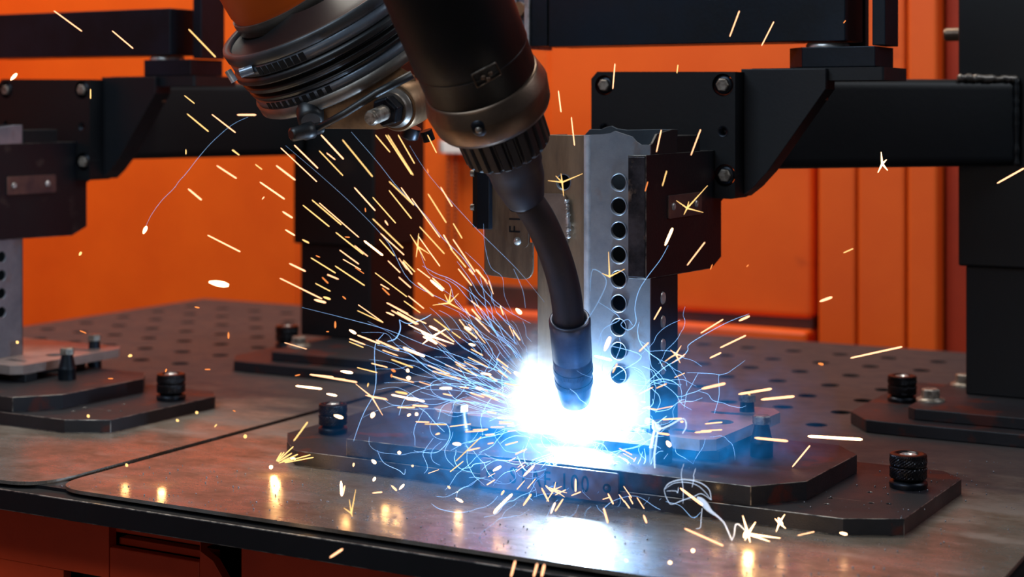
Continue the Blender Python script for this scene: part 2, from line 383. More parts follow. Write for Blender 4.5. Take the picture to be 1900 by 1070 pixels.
# ------------------------------------------------------------------ fixture plates, knobs, pins (front pair and its left neighbour)
ZL, ZU, ZW0, ZW = .017, .037, .0485, .061
def knob(c, label, scale=1.0):
    u, v, z = c
    t = thing('knurled_knob', c, label, 'knob', 'knurled knobs')
    s = .0197*scale
    MB().lathe((u, v, z), (0, 0, 1), [(0, s), (.004, s*1.03), (.0065, s*1.0), (.008, s*.8), (.011, s*.62)], 40).build('foot_flange', 'dark_bolt', t)
    for k, (a, b) in enumerate(((.0105, .0225), (.0235, .0355))):
        n, m = 108, 9; vs = []; fs = []
        for j in range(m):
            h = a+(b-a)*j/(m-1)
            e = 1-.06*(j == 0 or j == m-1)
            for i in range(n):
                th = 2*pi*i/n; q = 27
                ph = h*2600/ (1/s)*.9
                r = s*e-.0011*(abs(sin(th*q/2+h*900))**.7 * .5+abs(sin(th*q/2-h*900))**.7*.5)*(0 if j in (0, m-1) else 1)+.0005
                vs.append((u+r*cos(th), v+r*sin(th), z+h))
        for j in range(m-1):
            for i in range(n): ii = (i+1) % n; fs.append((j*n+i, j*n+ii, (j+1)*n+ii, (j+1)*n+i))
        mb = MB().add(vs, fs, False)
        mb.lathe((u, v, z), (0, 0, 1), [(b, s*.94+.0005), (b+.0006, s*.86), (b+.0006, s*.6), (b-.003, s*.55), (b-.003, .0004)], 40, False)
        mb.lathe((u, v, z), (0, 0, 1), [(a-.0006, s*.6), (a-.0004, s*.88), (a, s*.94+.0005)], 40, False)
        mb.build('knurled_ring', 'knurl', t, fix=True)
    mb = MB().lathe((u, v, z), (0, 0, 1), [(.028, s*.5), (.0345, s*.5), (.0352, s*.42), (.0352, s*.25), (.032, s*.22), (.032, .0003)], 28, False)
    mb.build('centre_stud', 'bright', t)
    return t
def pin(c, parent, h=.046, head=True, r=.0125):
    u, v, z = c
    p = MB().lathe(c, (0, 0, 1), [(0, r), (.014, r), (.0155, r*1.04), (.017, r*.97), (.0185, r*.93), (h-.012, r*.66), (h-.0105, r*.64)], 32).build('clamp_pin', 'blue_steel', parent, 0)
    hexcap(MB(), (u, v, z+h-.0105), (0, 0, 1), r*.84, .0095, .35).build('hex_bolt', 'bolt', p, .0005)
    return p
def fixture(du, dv, label, main):
    o = lambda pts: [(a+du, b+dv) for a, b in pts]
    t = thing('fixture_base', (-.8+du, 1.7+dv, 0), label, 'fixture', 'welding fixture bases')
    lo = [(-1.24, 1.66), (-1.207, 1.615), (-1.168, 1.578), (-.502, 1.578), (-.449, 1.606), (-.443, 1.81), (-.47, 1.84), (-1.24, 1.84)]
    sm_holes = [(-.512, 1.70), (-.497, 1.655), (-.54, 1.655), (-.478, 1.785), (-.48, 1.66), (-.535, 1.628)]
    MB().prism(o(lo), 0, ZL, 'z', [circ((a+du, b+dv), .0028, 10) for a, b in sm_holes]).build('lower_plate', 'black_plate', t, .0008, edge='edge')
    up = [(-1.115, 1.632), (-1.098, 1.583), (-.60, 1.583), (-.558, 1.632), (-.552, 1.785), (-.585, 1.825), (-1.06, 1.825), (-1.115, 1.79)]
    MB().prism(o(up), ZL, ZU, 'z').build('upper_plate', 'black_plate', t, .0007, edge='edge')
    for a, b, c, d in ((-1.02, -.9, 1.69, 1.86), (-.86, -.71, 1.70, 1.80), (-.75, -.69, 1.79, 1.815)):
        MB().box(a+du, b+du, c+dv, min(d, 1.815)+dv, ZU, ZW0).build('riser_block', 'black', t, .001)
    for q in ((-.642, 1.727), (-.706, 1.85), (-.972, 1.63), (-.727, 1.645)):
        pin((q[0]+du, q[1]+dv, ZU if q[1] < 1.83 else .002), t, .046 if q[1] < 1.83 else .081)
    MB().box(-.70+du, -.672+du, 1.677+dv, 1.70+dv, ZU, ZW0).build('riser_block', 'black', t, .001)
    if main:
        ta = MB().prism(rounded([(-.913, .004), (-.745, .004), (-.745, .0355), (-.913, .0355)], .003, 3), 1.5745, 1.5785, 'v').build('name_plate', 'tag', t, .0004)
        u0, u1 = -.913, -.745
        text('lettering', 'STAF-100', .0255, (-.8275, 1.5743, .0195), (1, 0, 0), (0, 0, 1), ta, sx=.78)
        for uu in (-.9, -.758):
            MB().lathe((uu, 1.5745, .019), (0, -1, 0), [(0, .0048), (.0007, .0046), (.0007, .0032), (.0001, .003)], 18, False).build('plate_rivet', 'ink', ta)
            MB().ball((uu, 1.5746, .019), .0028, 12, 8).build('rivet_head', 'tag', ta)
    return t
fixture(0, 0, 'black two-layer base plate with stamped name plate under the arc', True)
fixture(-1.043, .012, 'blurred black two-layer base plate on the table at the left edge', False)
knob((-.483, 1.743, ZL), 'black knurled knob on the right end of the front base plate')
knob((-1.192, 1.69, ZL), 'black knurled knob on the left end of the front base plate, beside the sheet seam', .9)
knob((-1.524, 1.773, ZL), 'blurred black knurled knob on the base plate at the left edge')

# ------------------------------------------------------------------ workpieces: perforated steel post on a slotted plate
VT = 1.674
def workpiece(du, dv, label, main):
    t = thing('steel_workpiece', (-.8+du, 1.75+dv, ZW0), label, 'workpiece', 'steel workpieces being welded')
    o = lambda pts: [(a+du, b+dv) for a, b in pts]
    pl = [(-1.045, 1.69), (-1.025, 1.667), (-.690, 1.665), (-.675, 1.676), (-.669, 1.862), (-.684, 1.882), (-1.045, 1.882)]
    sl = [(-.742, 1.822), (-.728, 1.818), (-.70, 1.824), (-.682, 1.827), (-.682, 1.838), (-.70, 1.836), (-.728, 1.832), (-.742, 1.832)]
    sl2 = [(-.738, 1.70), (-.70, 1.70), (-.70, 1.709), (-.738, 1.712)]
    MB().prism(o(pl), ZW0, ZW, 'z', [o(circ((-.708, 1.772), .0145, 24)), o(rounded(sl, .003, 2)), o(rounded(sl2, .002, 2))]).build('slotted_plate', 'work', t, .0008, edge='edge')
    # post: front wall, side walls, back wall
    uL, uR = ux(994, VT)+du, ux(1206, VT)+du
    ue0, ue1 = ux(1083, VT)+du, ux(1096, VT)+du
    top = .395; f = VT+dv
    hole_u = ux(1148, VT)+du
    hz = [onv(1148, y, VT)[2] for y in (338, 382, 427, 472, 517, 562, 606, 650, 695)]
    zt = lambda y: onv(1140, y, VT)[2]
    U = lambda x: ux(x, VT)+du
    # right front wall with ragged cut top
    edge = [(U(1096), zt(250)), (U(1118), zt(249)), (U(1132), zt(247)), (U(1140), zt(243)), (U(1150), zt(246)), (U(1162), zt(250)), (U(1172), zt(253)), (U(1180), zt(262)), (U(1189), zt(268)), (U(1206), zt(268))]
    MB().prism([(U(1206), ZW), (U(1096), ZW)]+edge, f, f+.003, 'v', [circ((hole_u, z), .0088, 28) for z in hz]).build('front_wall', 'galv', t, .0006)
    for z in hz:
        MB().lathe((hole_u, f-.0004, z), (0, 1, 0), [(0, .0108), (-.0006, .0104), (-.0006, .0092), (.0036, .0088)], 28, False).build('hole_rim', 'galv', t)
    # rounded upright bend and left wall
    MB().cyl(((ue0+ue1)/2, f+.0045, ZW), ((ue0+ue1)/2, f+.0045, zt(251)), (ue1-ue0)/2+.0014, n=24).build('bend_rib', 'rib', t)
    lz = zt(251)
    hu = U(1043); hzz = onv(1043, 338, VT)[2]
    MB().prism([(uL, ZW), (ue0, ZW), (ue0, lz), (U(1015), lz), (uL, lz)], f+.004, f+.007, 'v', [circ((hu, hzz), .0085, 24)]).build('left_wall', 'cover', t, .0006)
    MB().lathe((hu, f+.0035, hzz), (0, 1, 0), [(0, .0098), (0, .0085), (.004, .0085)], 24, False).build('hole_rim', 'galv', t)
    D = .078
    side = [(f+.003, ZW), (f+D, ZW), (f+D, .3965), (f+D-.016, .3965), (f+.02, .392), (f+.008, zt(265)), (f+.003, zt(268))]
    sy = [onv(1229, y, VT+.035)[2] for y in (553, 597, 640, 684)]
    MB().prism(side, uR-.003, uR, 'u', [circ((f+.037, z), .0078, 22) for z in sy]).build('side_wall', 'black' if main else 'galv', t, .0005)  # main post's side is the same sheet, its shade put in as black
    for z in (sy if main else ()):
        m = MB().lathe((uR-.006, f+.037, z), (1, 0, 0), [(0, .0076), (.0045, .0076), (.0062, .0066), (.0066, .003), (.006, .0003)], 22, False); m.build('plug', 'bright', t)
    MB().prism([(uL, ZW), (uR, ZW), (uR, .3965), (U(1170), .3965), (U(1110), .3955), (U(1092), .397), (U(1082), .4), (U(1072), .399), (U(1062), .396), (U(1040), .396), (U(1030), .389), (uL, .386)], f+D-.003, f+D, 'v').build('back_wall', 'galv_shaded', t, .0005)
    MB().box(uL, uL+.003, f+.007, f+D-.003, ZW, .39).build('left_side_wall', 'galv_shaded', t, .0005)
    if main:
        fc = VT-.004
        V_ = lambda x: ux(x, fc)
        Z_ = lambda y, x=950: onv(x, y, fc)[2]
        # cover sheet hanging in front at the left, with a stamped tag
        cv = MB().prism(rounded([(V_(903), Z_(512)), (V_(991), Z_(518)), (V_(991), Z_(448)), (V_(984), Z_(448)), (V_(984), Z_(240)), (V_(903), Z_(240))], [.006, .016, 0, 0, 0, 0], 8), fc-.003, fc, 'v').build('cover_sheet', 'cover', t, .0008, edge='edge')
        MB().cyl((V_(907), fc+.006, Z_(511)), (V_(907), fc+.006, Z_(240)), .0085, n=20).build('cover_bend', 'cover', cv)
        tg = MB().prism(rounded([(V_(944), Z_(457)), (V_(984), Z_(459)), (V_(984), Z_(300)), (V_(944), Z_(300))], [.002, .009, .002, .002], 5), fc-.0048, fc-.003, 'v').build('stamped_tag', 'cover', t, .0004, edge='edge')
        text('lettering', 'F10', .021, (V_(960), fc-.005, Z_(405)), (0, 0, 1), (-1, 0, 0), tg, sx=.95)
        MB().ball((V_(964), fc-.0045, Z_(446)), .0048, 16, 10).build('tag_rivet', 'bright', tg)
        # tan gusset plate welded on the left wall
        tp = MB().prism(rounded([(V_(986), Z_(452)), (V_(1050), Z_(452)), (V_(1050), Z_(357)), (V_(986), Z_(357))], [0, .004, .011, 0], 6), fc+.002, fc+.006, 'v').build('side_gusset', 'tan', t, .0006)
        pts = []
        r2 = random.Random(3)
        for k in range(40):
            q = k/39; pts.append((V_(1051+q*4+r2.uniform(-.8, .8)), fc+.001+r2.uniform(-.001, .001), Z_(367+q*70)))
        MB().tube(pts, [.0016+r2.uniform(0, .0018) for _ in pts], 8).build('weld_bead', 'bright', t)
        pts = [(V_(1082+q), fc+.002, ZW+.0015+r2.uniform(0, .001)) for q in range(0, 120, 4)]
        MB().tube(pts, [.0022+r2.uniform(0, .0014) for _ in pts], 8).build('weld_bead', 'bright', t)
    return t
workpiece(0, 0, 'upright perforated steel post on slotted plate, being welded at its foot', True)
workpiece(-1.043, .012, 'blurred perforated steel post on slotted plate at the left edge', False)

# ------------------------------------------------------------------ clamp stands: jaws, bracket plate, gusset, arm pipe, column
def bolt_recess(mb_c, parent, r, m='bolt'):
    u, v, z = mb_c
    MB().lathe((u, v-.0005, z), (0, 1, 0), [(0, r), (.002, r*.96), (.010, r*.93)], 28, False).build('counterbore', 'dark_bolt', parent)
    MB().lathe((u, v+.004, z), (0, -1, 0), [(0, r*.86), (.0015, r*.84), (.0016, r*.5)], 24).build('washer', 'dark_bolt', parent)
    hexcap(MB(), (u, v+.004, z), (0, -1, 0), r*.62, .0075, .2).build('hex_bolt', m, parent, .0006)
def stand(du, dv, label, pipe, col, colz, blur):
    t = thing('clamp_stand', (col[0], col[1], ZL), label, 'clamp stand', 'black clamp stands')
    VJ = VT-.014
    jr0, jr1 = ux(1165, VJ), ux(1199, VJ)
    # right jaw
    jz = lambda y: onv(1198, y, VJ)[2]
    top, bot = jz(286), jz(525)
    jaw = [(VJ, bot+.004), (VJ+.19, bot), (VJ+.222, bot+.012), (VJ+.222, bot+.079), (VJ+.232, bot+.083), (VJ+.232, bot+.105), (VJ+.2, bot+.105), (VJ+.2, top), (VJ, top-.001)]
    jj = MB().prism([(a+dv, b) for a, b in jaw], jr0+du, jr1+du, 'u').build('jaw_block', 'jaw', t, .001, edge='edge')
    MB().box(jr0+.0008+du, jr1-.0012+du, VJ-.0012+dv, VJ+.0005+dv, bot+.006, top-.003).build('jaw_face', 'jaw_face', t, .0005)
    MB().box(jr1+du-.03, jr1+du-.004, VT+.082+dv, VT+.15+dv, top-.02, top+.019).build('jaw_stop', 'frame', t, .001)
    # rivet tag on the jaw side
    uj = jr1+du
    k = uj/ (jr1)
    v0, v1 = VJ+.058+dv, VJ+.155+dv
    tz0, tz1 = .2955, .322
    tg = MB().prism(rounded([(v0, tz0), (v1, tz0), (v1, tz1), (v0, tz1)], .003, 3), uj, uj+.002, 'u').build('rivet_tag', 'tag', t, .0004)
    for vv in (v0+.013, v1-.017):
        MB().lathe((uj+.002, vv, (tz0+tz1)/2), (1, 0, 0), [(0, .0044), (.0012, .004), (.0016, .002), (.001, .001)], 16).build('tag_rivet', 'bright', tg)
    # left jaw
    jl0, jl1 = ux(875, VJ), ux(908, VJ)
    zl = lambda y: onv(890, y, VJ)[2]
    MB().box(jl0+.006+du, jl1+du, VJ+dv, VJ+.2+dv, zl(425), zl(286)).build('left_jaw_block', 'blue_steel', t, .0012)
    MB().box(jl0+du, jl0+.005+du, VJ+.002+dv, VJ+.2+dv, zl(422), zl(286)).build('jaw_liner', 'frame', t, .0006)
    for y in (322, 385):
        MB().cyl((jl0-.0015+du, VJ+.003+dv, zl(y)), (jl0+.003+du, VJ+.003+dv, zl(y)), .0042, n=12).build('liner_screw', 'bolt', t)
    # bracket plate
    VB = VJ+.2
    bx = lambda x: ux(x, VB)
    bz = lambda y, x=1240: onv(x, y, VB)[2]
    out = rounded([(bx(1097), bz(360)), (bx(1364), bz(366)), (bx(1364), bz(133, 1364)), (bx(1108), bz(133, 1108)), (bx(1097), bz(146, 1097))], [0, .006, .0, 0, 0], 4)
    hl = [(bx(1121), bz(157), .0125), (bx(1341), bz(158), .0135), (bx(1345), bz(323), .0135), (bx(1341), bz(243), .0058), (bx(1121), bz(239), .0058)]
    MB().prism([(a+du, b) for a, b in out], VB+dv, VB+.046+dv, 'v', [circ((a+du, b), r, 26) for a, b, r in hl]).build('bracket_plate', 'frame', t, .0008, edge='edge')
    for a, b, r in hl[:3]: bolt_recess((a+du, VB+dv, b), t, r)
    for a, b, r in hl[3:]:
        MB().lathe((a+du, VB-.0004+dv, b), (0, 1, 0), [(0, r*1.2), (0, r*.85), (.012, r*.8), (.012, .0003)], 20, False).build('threaded_hole', 'dark_bolt', t)
    # gusset
    VG = VB+.03
    gx = lambda x: ux(x, VG); gz = lambda y, x=1400: onv(x, y, VG)[2]
    g = [(gx(1375), gz(366)), (gx(1398), gz(347)), (gx(1404), gz(340)), (gx(1424), gz(318)), (gx(1532), gz(165, 1532)), (gx(1532), gz(127, 1532)), (gx(1375), gz(128, 1375))]
    MB().prism([(a+du, b) for a, b in g], VG+dv, VG+.035+dv, 'v').build('gusset_plate', 'black', t, .0012)
    # top plate, block, disc, post
    VP = 1.90
    px = lambda x, v=VP: ux(x, v); pz = lambda y, x=1560, v=VP: onv(x, y, v)[2]
    MB().prism(rounded([(px(1395)+du, VP+dv), (px(1640)+du, VP+dv), (px(1640)+du, VP+.1+dv), (px(1395)+du, VP+.1+dv)], [0, .004, .006, 0]), pz(149), pz(125), 'z').build('top_plate', 'black', t, .0012)
    b0, b1 = px(1447), px(1622)
    MB().prism([(b0+du, VP+.035+dv), (px(1486)+du, VP+.004+dv), (b1+du, VP+.004+dv), (b1+du, VP+.08+dv), (b0+du, VP+.08+dv)], pz(124), pz(86), 'z').build('top_block', 'blue_steel', t, .001)
    MB().lathe((px(1521)+du, VP+.03+dv, pz(86)), (0, 0, 1), [(0, .026), (.003, .026), (.0055, .024), (.0055, .001)], 36).build('lock_disc', 'bright', t)
    MB().box(px(1612)+du-.002, px(1640)+du-.004, VP+.02+dv, VP+.075+dv, pz(84), .72).build('post', 'blue_steel', t, .001)
    if not blur: MB().box(ux(1560, VP+.095)+du, ux(1611, VP+.095)+du, VP+.085+dv, VP+.098+dv, pz(84), .72).build('rear_post', 'frame', t, .001)
    MB().cyl(Vector(onv(1528, 186, VP+.02))+Vector((du, dv, 0)), Vector(onv(1528, 150, VP+.02))+Vector((du, dv, 0)), .0055, n=12).build('lower_stud', 'brass', t)
    # arm pipe (square tube with rounded edges), welded to the column
    a, b, z0, z1 = pipe
    A_, B_ = Vector(UV(P(a[0], 0, a[1]))), Vector(UV(P(b[0], 0, b[1])))
    A_.z = B_.z = 0; d = (B_-A_).normalized(); nrm = Vector((-d.y, d.x, 0))
    w = .1
    def at(s, k): return s+nrm*k
    q = []
    for (kk, zz, r) in ((0, z0, 1), (w, z0, 1), (w, z1, 1), (0, z1, 1)): q.append((kk, zz))
    prof = rounded(q, .014, 5); n = len(prof)
    vs = [A_+nrm*p[0]+Vector((0, 0, p[1])) for p in prof]+[B_+nrm*p[0]+Vector((0, 0, p[1])) for p in prof]
    MB().add(vs, [(i, (i+1) % n, n+(i+1) % n, n+i) for i in range(n)], True).add(vs, [tuple(range(n)), tuple(range(n, 2*n))]).build('arm_pipe', 'frame', t)
    if not blur:
        r2 = random.Random(5); pts = []
        L = (B_-A_).length; s0 = .77
        for k in range(26): p = A_+(B_-A_)*(s0+(1-s0)*k/25); pts.append((p.x, p.y+.004, z1+.001+r2.uniform(-.001, .0015)))
        MB().tube(pts, [.0035+r2.uniform(0, .0025) for _ in pts], 8).build('weld_bead', 'band_brown', t)
        pts = [(B_.x, B_.y, z1-(z1-z0)*k/24+r2.uniform(-.001, .001)) for k in range(25)]
        MB().tube(pts, [.0032+r2.uniform(0, .0018) for _ in pts], 8).build('weld_bead', 'frame', t)
    # column
    cu_, cv_, wd = col
    zs, zf = colz
    MB().box(cu_-.008, cu_+wd+.008, cv_-.01, cv_+wd, zs, .75).build('column_sleeve', 'frame', t, .003)
    MB().box(cu_, cu_+wd-.006, cv_, cv_+wd-.012, zf, zs).build('column', 'frame', t, .002)
    return t
# right column stands on its own base; left column on the one behind the sparks
def col_base(du, dv, label):
    t = thing('column_base', (-.5+du, 2.2+dv, 0), label, 'base plate', 'column base plates')
    lo = [(-.672, 2.145), (-.636, 2.095), (-.636+.03, 2.093), (-.36, 2.093), (-.36, 2.42), (-.672, 2.42)]
    MB().prism([(a+du, b+dv) for a, b in lo], 0, ZL, 'z').build('lower_plate', 'black_plate', t, .0015)
    up = [(-.592, 2.135), (-.58, 2.122), (-.37, 2.122), (-.37, 2.41), (-.592, 2.41)]
    MB().prism([(a+du, b+dv) for a, b in up], ZL, .032, 'z').build('upper_plate', 'black_plate', t, .0015)
    for (a, b) in ((-.577, 2.19), (-.568, 2.335)):
        MB().lathe((a+du, b+dv, .032), (0, 0, 1), [(0, .019), (.003, .0185), (.0032, .0145), (.005, .014)], 28).build('washer', 'bolt', t)
        hexcap(MB(), (a+du, b+dv, .037), (0, 0, 1), .0125, .011, .3).build('hex_bolt', 'bolt', t, .0008)
    return t
col_base(0, 0, 'black two-step base plate under the right-hand column')
col_base(-1.035, .0, 'dark two-step base plate under the column behind the sparks')
knob((-.632, 2.25, ZL), 'blurred black knurled knob beside the foot of the right-hand column')
knob((-1.69, 2.262, ZL), 'blurred dark knurled knob at the foot of the column behind the sparks')
CR = (-.548, 2.262, .15)
stand(0, 0, 'black clamp stand holding the perforated post, with arm pipe to the right-hand column', ((1385, 2.06), (1886, 2.19), .344, .459), CR, (.207, .032), False)
CL = (-1.690, 2.30, .15)
stand(-1.043, .012, 'blurred black clamp stand at the left, with arm pipe to the column behind the sparks', ((180, 2.53), (562, 2.80), .341, .463), CL, (.19, .032), True)
pt = MB(); p0 = onv(1757, 64, CR[1]+.03); pt.cyl(p0, (CR[0]+.01, CR[1]+.03, p0[2]), .0095, n=18)
pt.cyl((p0[0]-.003, p0[1], p0[2]), (p0[0]+.002, p0[1], p0[2]), .008, .0095, 18)
tag(pt.build('locating_pin', 'collar'), 'short round metal pin sticking out of the right-hand column near the top', 'pin')

# overhead beams
def beam(du, dv, label, main):
    VBm = 1.90+dv
    t = thing('overhead_beam', (-.8+du, VBm+.05, .501), label, 'beam', 'black overhead beams')
    u0, us, u1 = ux(986, 1.90)+du, ux(1017, 1.90)+du, ux(1568, 1.90)+du
    MB().box(us+.001, u1, VBm, VBm+.07, .501, .571).build('beam_body', 'blue_steel', t, .0012)
    MB().box(u0, us-.0008, VBm-.001, VBm+.07, .5018, .571).build('end_block', 'blue_steel', t, .0012)
    if main:
        MB().box(us-.0008, us+.001, VBm+.002, VBm+.07, .501, .571).build('joint_gap', 'void', t)
        o = MB().box(u0-.0075, u0-.0004, VBm-.006, VBm+.06, .498, .571).build('cast_edge_strip', 'bright', t, .0008)
        MB().box(u0-.022, u0-.0078, VBm+.004, VBm+.05, .52, .571).build('grey_bracket', 'band', t, .001)
        MB().box(u0-.04, u0-.0225, VBm+.0, VBm+.05, .518, .571).build('grey_bracket', 'galv', t, .001)
        MB().cyl((u0-.018, VBm-.004, .551), (u0-.018, VBm+.004, .551), .0095, n=20).build('bolt', 'brass', t)
        MB().cyl((u0-.012, VBm-.004, .516), (u0-.012, VBm+.004, .516), .007, n=20).build('bolt', 'bright', t)
    return t
beam(0, 0, 'black overhead beam with pale metal end strip right of the torch', True)
beam(-1.043, .012, 'blurred black overhead beam across the top left corner', False)

# ------------------------------------------------------------------ robot wrist
def PP(x, y, d): return Vector(PU(x, y, d))
def cam_axis(ix, iy, lean):
    """unit axis that runs along image direction (ix right, iy down) and away from the lens by angle lean"""
    l = sqrt(ix*ix+iy*iy); w = Vector((ix/l*cos(lean), sin(lean), -iy/l*cos(lean))); return Vector(UV(w))
DW = 1.86
wax = cam_axis(.457, .89, radians(19)); wc = PP(590, 8, DW); pw = DW/FPX; cw = cos(radians(15))
wr = thing('robot_wrist', tuple(PP(560, -60, DW)), 'robot wrist with orange sleeve, ribbed black rubber boot and two hose clamps', 'robot arm')
def S_(s): return s*pw/cw
def R_(r): return r*pw
up = Vector(UV(Vector((-.89, 0, -.457))))
def wl_(name, prof, m, n=96, parent=wr, cap=False): return MB().lathe(wc, wax, [(S_(a), R_(b)) for a, b in prof], n, cap, True, ref=up).build(name, m, parent)
wl_('boot_rim', [(4, 182), (-4, 185), (-5, 196), (0, 198), (14, 197), (17, 193)], 'rim')
wl_('boot_dish', [(-14, 60), (4, 120), (8, 168), (2, 186)], 'rubber')
cl1 = wl_('hose_clamp', [(16, 190), (17, 195.5), (37, 194), (38, 188)], 'band')
prof = [(36, 188)]
for s, r in ((44, 199), (52, 199), (58, 184), (64, 194), (72, 192), (77, 180), (83, 190), (89, 188), (93, 176)): prof.append((s, r))
pf = []
for i in range(len(prof)-1):
    for k in range(4):
        q = k/4; q = (1-cos(pi*q))/2; pf.append((prof[i][0]*(1-k/4)+prof[i+1][0]*k/4, prof[i][1]*(1-q)+prof[i+1][1]*q))
pf.append(prof[-1])
wl_('rubber_boot', pf, 'rubber')
cl2 = wl_('hose_clamp', [(92, 178), (93, 186), (108, 186), (109, 180)], 'band')
wl_('boot_flange', [(108, 180), (109, 190), (127, 189), (131, 183), (133, 120), (133, 60)], 'band_brown')
a_, b_, c_ = up.normalized(), None, wax
b_ = c_.cross(up).normalized(); a_ = b_.cross(c_)
def on_ring(s, r, th, dr=0, ds=0): return wc+c_*S_(s+ds)+(a_*cos(th)+b_*sin(th))*R_(r+dr)
def ring_angle(x, y, s, r):
    best = None
    for k in range(720):
        th = 2*pi*k/720; p = on_ring(s, r, th); w = W3(*p); px_ = 950+FPX*w.x/w.y; py_ = HOR-FPX*(w.z-CAMH)/w.y
        rad = (a_*cos(th)+b_*sin(th)); wr_ = W3(*rad)
        if wr_.y > .05: continue
        e = (px_-x)**2+(py_-y)**2
        if best is None or e < best[0]: best = (e, th)
    return best[1]
def slots(clamp, s, r, x0, y0, x1, y1, n, w, h):
    t0, t1 = ring_angle(x0, y0, s, r), ring_angle(x1, y1, s, r)
    if abs(t1-t0) > pi: t1 += 2*pi*(1 if t1 < t0 else -1)
    for i in range(n):
        th = t0+(t1-t0)*i/(n-1); dt = w/r/2; mb = MB()
        vs = [on_ring(s, r, th+dd, dr, ds) for dr in (-.6, .8) for dd, ds in ((-dt, -h), (dt, -h), (dt, h), (-dt, h))]
        mb.add(vs, [(0, 1, 2, 3), (4, 5, 6, 7), (0, 1, 5, 4), (1, 2, 6, 5), (2, 3, 7, 6), (3, 0, 4, 7)]); mb.build('clamp_slot', 'void', clamp)
slots(cl1, 27, 195, 482, 128, 556, 93, 8, 11, 7.5)
slots(cl2, 100.5, 186, 500, 202, 604, 152, 10, 10, 6)
# clamp screw housings
p = PP(429, 142, DW-.02)
MB().cyl(PP(423, 131, 1.80), PP(435, 151, 1.80), R_(6.5), n=16).build('clamp_screw', 'bright', cl1)
MB().cyl(PP(446, 136, 1.79), PP(470, 128, 1.79), R_(9), n=10).build('screw_housing', 'band', cl1)
# orange sleeve and flange above
oax = cam_axis(.47, .88, radians(22)); oc = PP(530, -2, DW+.04)
MB().lathe(oc, -oax, [(0, .062), (.012, .0655), (.3, .0655)], 64, True, True).build('orange_sleeve', 'orange', wr)
for k in (.045, .075):
    MB().lathe(oc, -oax, [(k, .0652), (k+.001, .0662), (k+.002, .0652)], 64, False).build('sleeve_seam', 'shaded_red', wr)
MB().lathe(oc, oax, [(-.004, .0665), (.0, .0668), (.011, .0655), (.013, .056)], 64, True).build('sleeve_end_ring', 'band_brown', wr)
MB().lathe(oc, oax, [(.012, .054), (.026, .054), (.027, .046), (.034, .046), (.04, .054), (.046, .05)], 64, True).build('wrist_flange', 'band', wr)
# bracket below the boot with the threaded stud
DB = 1.80
br = MB().prism([], 0, 0) if False else MB()
poly = [(556, 214), (592, 238), (700, 240), (740, 232), (775, 190), (770, 140), (735, 120), (680, 160), (610, 195)]
front = [PP(x, y, DB) for x, y in poly]; back = [PP(x, y, DB+.03) for x, y in poly]; n = len(poly)
br.add(front+back, [tuple(range(n)), tuple(range(n, 2*n))]+[(i, (i+1) % n, n+(i+1) % n, n+i) for i in range(n)]).build('tan_bracket', 'brass', wr, .001)
hax = (PP(672, 226, DB-.062)-PP(760, 188, DB+.03)).normalized(); h0 = PP(765, 186, DB+.02)
px_m = DB/FPX
MB().lathe(h0, hax, [(0, 45*px_m), (.036, 46*px_m), (.039, 43*px_m)], 40, True).build('stud_housing', 'brass', wr)
MB().lathe(h0, hax, [(.039, 38*px_m), (.043, 37*px_m), (.0445, 33*px_m), (.049, 32*px_m)], 36, True).build('stud_washer', 'band_brown', wr)
hexcap(MB(), h0+hax*.049, hax, 29*px_m, .015, .5).build('hex_nut', 'dark_bolt', wr, .001)
mb = MB(); pr = []
for k in range(13): pr += [(.064+k*.0022, 14.5*px_m), (.0651+k*.0022, 12.5*px_m)]
pr += [(.094, 11*px_m)]
mb.lathe(h0, hax, pr, 24, True); mb.build('threaded_stud', 'bolt', wr)
# link rod with knuckle
MB().tube([PP(585, 240, 1.76), PP(640, 210, 1.755), (PP(700, 172, 1.75)), PP(765, 138, 1.75)], [6*px_m, 7*px_m, 7.5*px_m, 8*px_m], 14).build('link_rod', 'rubber', wr)
kn = MB().lathe(PP(540, 250, 1.745), PP(600, 236, 1.775)-PP(540, 250, 1.745), [(0, 8*px_m), (.002, 13*px_m), (.016, 14*px_m), (.018, 16*px_m), (.028, 16*px_m), (.03, 11*px_m), (.04, 11*px_m)], 22, True).build('rod_knuckle', 'rubber', wr)
MB().lathe(PP(575, 205, 1.80), PP(578, 236, 1.775)-PP(575, 205, 1.80), [(0, 26*px_m), (.018, 24*px_m), (.02, 18*px_m)], 20, True).build('knuckle_boss', 'rubber', wr)
MB().lathe(PP(765, 235, 1.83), cam_axis(-.3, .9, .2), [(0, 18*px_m), (.012, 18*px_m), (.014, 14*px_m), (.016, 5*px_m)], 20, True).build('lower_stud_nut', 'dark_bolt', wr)
MB().lathe(PP(790, 242, 1.82), cam_axis(.3, .9, .2), [(0, 12*px_m), (.012, 12*px_m)], 16, True).build('lower_stud_nut', 'dark_bolt', wr)

# ------------------------------------------------------------------ welding torch (leans towards the lens by about 30 degrees)
LE = radians(30)
def dt_(y): return 1.815-.235*(765-y)/765.
to = thing('welding_torch', tuple(PP(880, 120, dt_(120))), 'black robot welding torch with bronze collar, bent neck and nozzle over the arc', 'welding torch')
tax = cam_axis(.36, .933, LE)
def lt(name, c, ax, prof, m, n=64, cap=True, parent=to, ref=None, smooth=True):
    x, y = c; d = dt_(y); k = d/FPX
    l = [(a*k/cos(LE), b*k) for a, b in prof]
    return MB().lathe(PP(x, y, d), ax, l, n, cap, smooth, ref).build(name, m, parent)
bd = lt('torch_body', (893, 150), tax, [(-330, 112), (-120, 110), (-55, 109), (-53, 108), (-8, 107), (2, 105), (4, 95)], 'torch', 96)
lt('sleeve_seam', (893, 150), tax, [(-56, 108.5), (-54.5, 110), (-53, 108.5)], 'rubber', 96, False)
